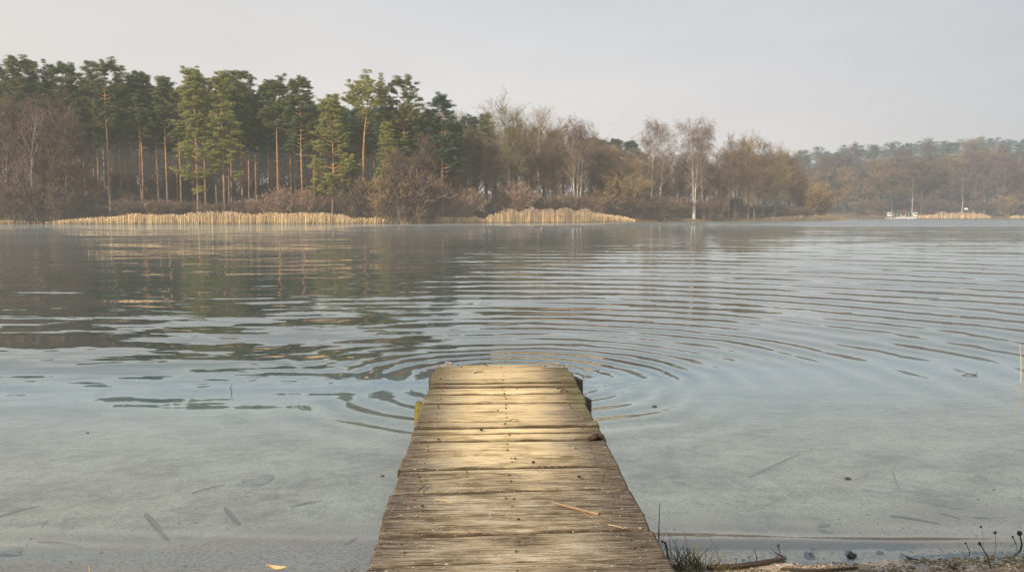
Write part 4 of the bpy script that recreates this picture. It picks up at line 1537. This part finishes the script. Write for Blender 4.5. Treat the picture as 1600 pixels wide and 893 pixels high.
# curled piece of bark on the right rim
b = MB()
g = np.random.default_rng(5)
us = np.linspace(-1, 1, 14)
vs = np.linspace(-1, 1, 7)
UU, VV = np.meshgrid(us, vs)
bx_ = UU * .062
by_ = VV * .024 * (1 - .55 * UU ** 2) + .006 * np.sin(UU * 7)
bz_ = .018 * (1 - VV ** 2) + .008 * np.cos(UU * 4) + .003 * np.sin(VV * 9 + UU * 6) + .004
me = grid_mesh('bark_piece', bx_, by_, bz_, True)
bk = add('bark_piece', me, M['bark'], None, at(930, 684, zt))
bk.rotation_euler = (0, 0, .62)
md = bk.modifiers.new('thick', 'SOLIDIFY')
md.thickness = .005
tag(bk, 'dark curled bark piece on the right rim of the jetty', 'bark')
# droppings-like crumbs: catkins by the right rim
GC = 'catkins lying by the far right rim of the jetty'
for px, py, r, sd in ((872, 606, (.018, .010, .009), 1), (879, 608, (.022, .009, .009), 2), (884, 611, (.016, .011, .008), 3), (877, 611, (.014, .008, .007), 4)):
    lump('catkin', px, py, r, 'rust', 'small brown catkin in the cluster by the far right rim', 'catkin', seed=sd, group=GC, rz=sd)
GD = 'dark crumbs of leaf scattered along the jetty'
for i, (px, py) in enumerate([(808, 607), (786, 594), (709, 590), (688, 592), (778, 641), (790, 638), (789, 662), (752, 672), (685, 686), (805, 716), (833, 722), (729, 737), (790, 778), (810, 811), (660, 790), (757, 569), (760, 571), (788, 615), (900, 700), (905, 745)]):
    r = .0035 + .0035 * random.random()
    lump('leaf_crumb', px, py, (r * 2, r * 1.3, r), 'darktwig', 'tiny dark crumb of leaf on the jetty planks', 'leaf crumb', seed=i, group=GD, rz=i, sub=5)

# ------------------------------------------------------------------ floating and standing bits in the water
GF = 'dark bits floating on the water'
for i, (px, py, sz) in enumerate([(1023, 635, .016), (598, 743, .009), (137, 676, .008), (1325, 748, .015), (1040, 850, .008)]):
    lab = ['dark bit floating right of the jetty', 'tiny dark bit floating just left of the jetty', 'tiny dark bit floating far left of the jetty', 'dark leaf floating on open water over the sunlit bed', 'tiny dark bit near the right shore by the grass'][i]
    lump('floating_bit', px, py, (sz * 1.5, sz, sz * .5), 'darktwig', lab, 'floating bit', z=.0, seed=i + 20, group=GF, sub=6)
p = at(362, 612, 0)
bent('reed_stem', [p + Vector((0, 0, -.03)), p, p + Vector((-.012, 0, .04)), p + Vector((0.01, 0, .085))], [.004, .004, .0035, .0015], 'darktwig', 'short broken reed stem poking from the water left of the jetty', 'reed stem')
p = at(1595, 598, 0)
bent('reed_stem', [p + Vector((0, 0, -.06)), p, p + Vector((-.01, 0, .22)), p + Vector((-.035, 0, .42))], [.007, .006, .005, .003], 'straw', 'tall pale reed stem standing in the water at the right edge', 'reed stem')
p = at(1508, 586, 0)
bent('twig', [p + Vector((-.03, 0, .004)), p + Vector((0.03, 0, .012)), p + Vector((.12, 0, .006)), p + Vector((.15, .03, .03))], [.004, .005, .005, .002], 'darktwig', 'small twig floating near the tall reed stem', 'twig')

# ------------------------------------------------------------------ sunken sticks and leaves
def bedpt(px, py, lift=.006):
    z = 0.0
    for _ in range(12):
        p = at(px, py, z)
        z = float(bed_z(np.array([p.x]), np.array([p.y]))[0]) + lift
    return at(px, py, z)


M['sunkwood'] = material('sunken_wood', lambda nt: nt.mix(nt.noise(ob_co(nt), 30, 3), (0.18, 0.15, 0.11), (0.36, 0.30, 0.21)), 0.9)
sticks = [((228, 803), (262, 842), .022, 'thick dark sunken log-like branch in the shallows left of the jetty'), ((352, 793), (375, 818), .018, 'short thick sunken branch between the two sunken sticks and jetty'),
          ((455, 792), (503, 782), .010, 'thin sunken stick lying nearly level left of the jetty'), ((0, 806), (60, 790), .010, 'sunken stick reaching in from the left edge'), ((65, 825), (75, 812), .007, 'short sunken twig near the left edge'),
          ((1390, 805), (1470, 818), .011, 'long thin sunken stick over the sunlit bed at the right'), ((1462, 800), (1502, 810), .007, 'pale thin sunken stick beside the dark sunken leaf mass'), ((1170, 745), (1270, 700), .008, 'sunken stick slanting across the bed right of the jetty'),
          ((1518, 808), (1548, 809), .009, 'short sunken stick near the right edge'), ((60, 846), (130, 853), .007, 'thin sunken twig along the debris line at lower left'), ((1395, 735), (1405, 765), .006, 'short upright-looking sunken twig on the sunlit bed'),
          ((540, 850), (560, 838), .010, 'sunken stick close to the jetty at lower left'), ((300, 770), (352, 756), .008, 'sunken stick beneath the open shallows on the left')]
for a, b_, r, lb in sticks:
    A, B = bedpt(*a), bedpt(*b_)
    Mi = A.lerp(B, .45) + Vector((random.uniform(-.01, .01), random.uniform(-.008, .008), .006))
    bent('sunken_stick', [A, Mi, B], [r * .6, r * .75, r * .3], 'sunkwood', lb, 'sunken stick', group='sunken sticks on the lake bed')
M['mud'] = material('rotting_leaves', lambda nt: nt.mix(nt.noise(ob_co(nt), 30, 4, .7), (0.27, 0.23, 0.17), (0.50, 0.42, 0.30)), 0.9)
leaves = [((1495, 792), (.17, .09, .02), 'large dark sunken leaf mass on the bed at the right'), ((1287, 818), (.06, .03, .012), 'small dark sunken leaf clump near the right shore'), ((400, 752), (.20, .13, .02), 'broad dark sunken leaf patch left of the jetty'),
          ((420, 778), (.10, .06, .015), 'narrow dark sunken leaf patch below the broad one'), ((105, 813), (.07, .04, .012), 'small sunken leaf clump at lower left'), ((555, 757), (.14, .06, .012), 'sunken leaf patch close to the left side of the jetty'),
          ((1290, 828), (.05, .03, .01), 'flat grey sunken leaf just above the wave lip'), ((415, 846), (.05, .03, .012), 'dark sunken leaf on the debris line'), ((10, 862), (.12, .05, .015), 'dark sunken leaf heap at the lower left edge')]
for i, ((px, py), r, lb) in enumerate(leaves):
    p = bedpt(px, py, .004)
    b = MB()
    b.blob((0, 0, -.004), tuple(q_ * .6 for q_ in r), i + 40, 16, .75)
    o = add('sunken_leaves', b.mesh('sunken_leaves', True), M['mud'], None, p)
    o.rotation_euler = (0, 0, i * .4)
    tag(o, lb, 'sunken leaves', 'dark leaf patches on the lake bed')

# ------------------------------------------------------------------ gravel, stones, driftwood, stalks
def gravel():
    g = np.random.default_rng(3)
    u = (1 + 5 ** .5) / 2
    ico = unit(np.array([(-1, u, 0), (1, u, 0), (-1, -u, 0), (1, -u, 0), (0, -1, u), (0, 1, u), (0, -1, -u), (0, 1, -u), (u, 0, -1), (u, 0, 1), (-u, 0, -1), (-u, 0, 1)], float))
    fc = np.array([(0, 11, 5), (0, 5, 1), (0, 1, 7), (0, 7, 10), (0, 10, 11), (1, 5, 9), (5, 11, 4), (11, 10, 2), (10, 7, 6), (7, 1, 8), (3, 9, 4), (3, 4, 2), (3, 2, 6), (3, 6, 8), (3, 8, 9), (4, 9, 5), (2, 4, 11), (6, 2, 10), (8, 6, 7), (9, 8, 1)])
    n = 26000
    x = g.uniform(.62, 4.4, n)
    sy = shore_y(x)
    y = sy + .06 - np.abs(g.normal(0, .30, n)) - .04 * (x < 2)
    m2 = 1400
    x2 = g.uniform(-3.8, 4.2, m2)
    y2 = shore_y(x2) + np.abs(g.normal(0, .5, m2))
    x, y = np.concatenate([x, x2]), np.concatenate([y, y2])
    ok = ~((x > -.72) & (x < .70))
    x, y = x[ok], y[ok]
    n = len(x)
    s = np.clip(g.lognormal(-5.75, .42, n), .0018, .012)
    s[x > 1.9] *= 1.25
    z = bed_z(x, y) + s * .25
    V = ico[None] * g.uniform(.7, 1.3, (n, 12, 1)) * s[:, None, None] * np.array([1.2, 1, .7]) + np.stack([x, y, z], 1)[:, None]
    T = fc[None] + (np.arange(n) * 12)[:, None, None]
    o = add('gravel', mesh_np('gravel', V.reshape(-1, 3), T.reshape(-1, 3), True), M['gravel'])
    tag(o, 'small gravel and grit along the near water edge', 'gravel', kind='stuff')


gravel()


def beach_pt(px, py, lift=0.0):
    return bedpt(px, py, lift)


st = [(1265, 871, (.028, .022, .02), 'darkstone', 'dark angular stone in the shallows at the shore'), (1330, 872, (.030, .026, .022), 'darkstone', 'brown and black stone at the water edge'), (1325, 866, (.018, .015, .02), 'darkstone', 'small black stone leaning on the brown one'),
      (1374, 866, (.017, .015, .014), 'darkstone', 'small dark stone right of the brown and black stone'), (1440, 890, (.045, .03, .018), 'stone', 'smooth pale oval stone at the bottom of the gravel beach'), (1375, 892, (.016, .014, .01), 'stone', 'small white pebble near the bottom edge'),
      (1230, 890, (.022, .018, .012), 'stone', 'grey pebble beside the driftwood'), (1270, 858, (.018, .01, .008), 'darkstone', 'flat dark stone awash behind the dark angular stone'), (1161, 875, (.010, .008, .006), 'darkstone', 'tiny dark stone right of the grass tuft'),
      (1520, 889, (.03, .02, .014), 'stone', 'pale stone among the sunlit gravel'), (1560, 880, (.022, .018, .012), 'stone', 'brown pebble right of the red stalks'), (1488, 888, (.02, .02, .012), 'darkstone', 'dark clod in the gravel below the stalks'),
      (1075, 891, (.03, .02, .02), 'stone', 'grey stone in the grass beside the jetty'), (1100, 889, (.022, .018, .016), 'stone', 'small grey stone right of the one beside the jetty')]
for i, (px, py, r, mt, lb) in enumerate(st):
    p = beach_pt(px, py, 0)
    b = MB()
    b.blob((0, 0, r[2] * .45), r, i * 3 + 2, 12, .42 if mt == 'darkstone' else .2)
    o = add('stone', b.mesh('stone', True), M[mt], None, p)
    o.rotation_euler = (0, 0, i)
    tag(o, lb, 'stone', 'stones along the near beach')

bent('driftwood', [beach_pt(1098, 886, .01), beach_pt(1150, 884, .02), beach_pt(1195, 878, .018), beach_pt(1228, 871, .02)], [.010, .014, .012, .006], 'darktwig', 'dark driftwood branch lying along the near gravel', 'driftwood',
     branches=[[beach_pt(1226, 872, .015), beach_pt(1226, 872, .02) + Vector((-.07, .02, .045))]])
bent('driftwood', [beach_pt(1220, 888, .01), beach_pt(1280, 891, .015), beach_pt(1340, 886, .01)], [.006, .010, .005], 'darktwig', 'second dark stick of driftwood at the bottom of the beach', 'driftwood')
bent('driftwood', [beach_pt(1408, 864, .012), beach_pt(1420, 871, .01), beach_pt(1436, 874, .008)], [.006, .005, .003], 'darktwig', 'short dark stick left of the red stalks', 'driftwood')


def stalk(px, py, pxt, pyt, mat, label, r=.003, head=None, kink=0.01, cat='stalk'):
    """an upright dry stalk whose foot stands on the beach"""
    a = beach_pt(px, py, -.01)
    tp = atY(pxt, pyt, a.y + .01)
    md_ = (a + tp) / 2 + Vector((kink, 0, 0))
    t = empty('dry_stalk', a)
    tag(t, label, cat, 'dry stalks on the near beach')
    P = np.array([tuple(v_ - a) for v_ in (a, a.lerp(md_, .5), md_, md_.lerp(tp, .5), tp)])
    b = MB()
    b.tubes(P[None], np.array([[r, r * .9, r * .8, r * .7, r * .5]]), 6)
    add('stem', b.mesh('stem', True), M[mat], t)
    if head:
        b = MB()
        b.blob(tuple(P[-1]), (head, head * .8, head * .9), px, 7, .5)
        add('seed_head', b.mesh('seed_head', True), M['darktwig'], t)


stalk(1181, 881, 1178, 858, 'darktwig', 'short dark stalk standing in the shallows right of the grass')
stalk(1216, 875, 1216, 852, 'darktwig', 'dark stalk rising behind the driftwood', .0035, .008)
stalk(1236, 871, 1202, 862, 'darktwig', 'slanting dark stalk crossing behind the driftwood', .003)
stalk(1298, 890, 1296, 853, 'straw', 'thin straw-coloured stalk between the two dark stones', .0022)
stalk(1473, 866, 1468, 856, 'rust', 'short reddish stalk at the lit water edge', .003)
stalk(1515, 872, 1509, 848, 'rust', 'reddish stalk just left of the tall bent one', .003, .005)
stalk(1549, 891, 1531, 849, 'rust', 'tall bent reddish stalk in the gravel', .0045, .008, .012)
stalk(1552, 875, 1555, 831, 'twig', 'thin straight stalk with small round head', .002, .008)
stalk(1536, 862, 1533, 822, 'straw', 'very thin pale stalk with tiny head', .0016, .006)
stalk(1592, 868, 1593, 832, 'darktwig', 'dark forked stalk with seed head at the right edge', .005, .012, .014)
stalk(1589, 862, 1582, 838, 'darktwig', 'dark side stalk beside the forked one', .003, .006)
stalk(1145, 885, 1150, 872, 'darktwig', 'tiny dark sprig right of the grass tuft', .002, .004)
stalk(1168, 882, 1170, 870, 'darktwig', 'second tiny dark sprig right of the grass tuft', .002, .004)


# grass tuft beside the jetty
def tuft(px, py, n, hmax, spread, label, seed, wid=.0022, name='grass_tuft'):
    g = np.random.default_rng(seed)
    c0 = beach_pt(px, py, -.01)
    k = 6
    P = np.zeros((n, k, 3))
    P[:, 0, :2] = g.normal(0, spread * .35, (n, 2)) * np.array([1.3, .6])
    az = g.uniform(0, 2 * PI, n)
    tl = np.abs(g.normal(0, .45, n))
    cur = unit(np.stack([np.cos(az) * tl, np.sin(az) * tl * .6, np.ones(n)], 1))
    L = hmax * g.uniform(.25, 1, n) ** 1.3
    for j in range(1, k):
        cur = unit(cur + np.stack([np.cos(az) * .12, np.sin(az) * .08, np.full(n, -.05)], 1) + g.normal(0, .04, (n, 3)))
        P[:, j] = P[:, j - 1] + cur * (L / (k - 1))[:, None]
    b = MB()
    b.ribbons(P, np.full((n, 1), wid) * np.array([[1, .95, .85, .7, .5, .1]]))
    o = add(name, b.mesh(name), M['grass'], None, c0)
    return tag(o, label, 'grass tuft')


tuft(1068, 893, 170, .24, .16, 'dark grass tuft growing against the right side of the jetty', 11)
tuft(1120, 893, 70, .10, .10, 'low grass tuft right of the tall one', 12)
tuft(545, 905, 20, .12, .05, 'thin pale grass blades beside the left side of the jetty', 13)
stalk(1028, 862, 1031, 785, 'darktwig', 'tall thin upright stalk beside the right edge of the jetty', .003, None, .0)
bent('twig', [beach_pt(1046, 880, 0), beach_pt(1046, 880, 0) + Vector((-.012, 0, .05)), beach_pt(1046, 880, 0) + Vector((-.02, 0, .11)), beach_pt(1046, 880, 0) + Vector((-.045, 0, .118))], [.006, .005, .005, .004], 'darktwig', 'dark crooked twig hooked against the jetty edge', 'twig')
# curled leaf on the lower left shore
p = at(432, 890, .01)
UU, VV = np.meshgrid(np.linspace(-1, 1, 12), np.linspace(-1, 1, 6))
lf = add('dead_leaf', grid_mesh('dead_leaf', UU * .055, VV * .014 * (1 - UU ** 2 * .8), .012 * VV ** 2 + .012 * UU ** 2 + .004), M['straw'], None, p)
lf.rotation_euler = (0.2, 0, -.25)
tag(lf, 'curled tan dead leaf at the water edge left of the jetty', 'leaf')
bent('twig', [at(140, 893, 0) + Vector((0, 0, -.02)), at(140, 893, 0) + Vector((.0, 0, .04))], [.003, .002], 'straw', 'short straw poking up at the lower left edge', 'twig')

# ------------------------------------------------------------------ bird in the sky
b = MB()
b.add([(-.35, 0, .10), (-.1, .05, .02), (0, -.08, 0), (0, .10, 0), (.1, .05, .02), (.35, 0, .12)], [(0, 1, 2), (1, 3, 2), (2, 3, 4), (2, 4, 5)])
b.blob((0, 0, -.02), (.06, .16, .05), 3, 7, .1)
bird = add('bird', b.mesh('bird'), M['window'], None, atY(829, 161, 160))
tag(bird, 'tiny dark bird flying above the wood', 'bird')

# ------------------------------------------------------------------ trees on the near shore behind the viewer (they shade the beach)
GS = 'trees on the shore behind the viewpoint'
def near_tree(proto, x, y, s, rz=0.0):
    return copy_thing(proto, (x, y, .45), rz, s, 'young pine on the near shore behind the viewpoint', GS)


near_tree(protos[0], -3.3, -3.5, .20, 1.0)
near_tree(protos[3], -2.2, -4.2, .20, 2.0)

# protos of which nothing was placed yet are dropped
for o in list(SC.objects):
    if o.type == 'EMPTY' and 'H' in o.keys() and o.name not in USED and o.location.length == 0:
        for c in list(o.children):
            bpy.data.objects.remove(c)
        bpy.data.objects.remove(o)
for o in SC.objects:
    if 'H' in o.keys():
        del o['H']
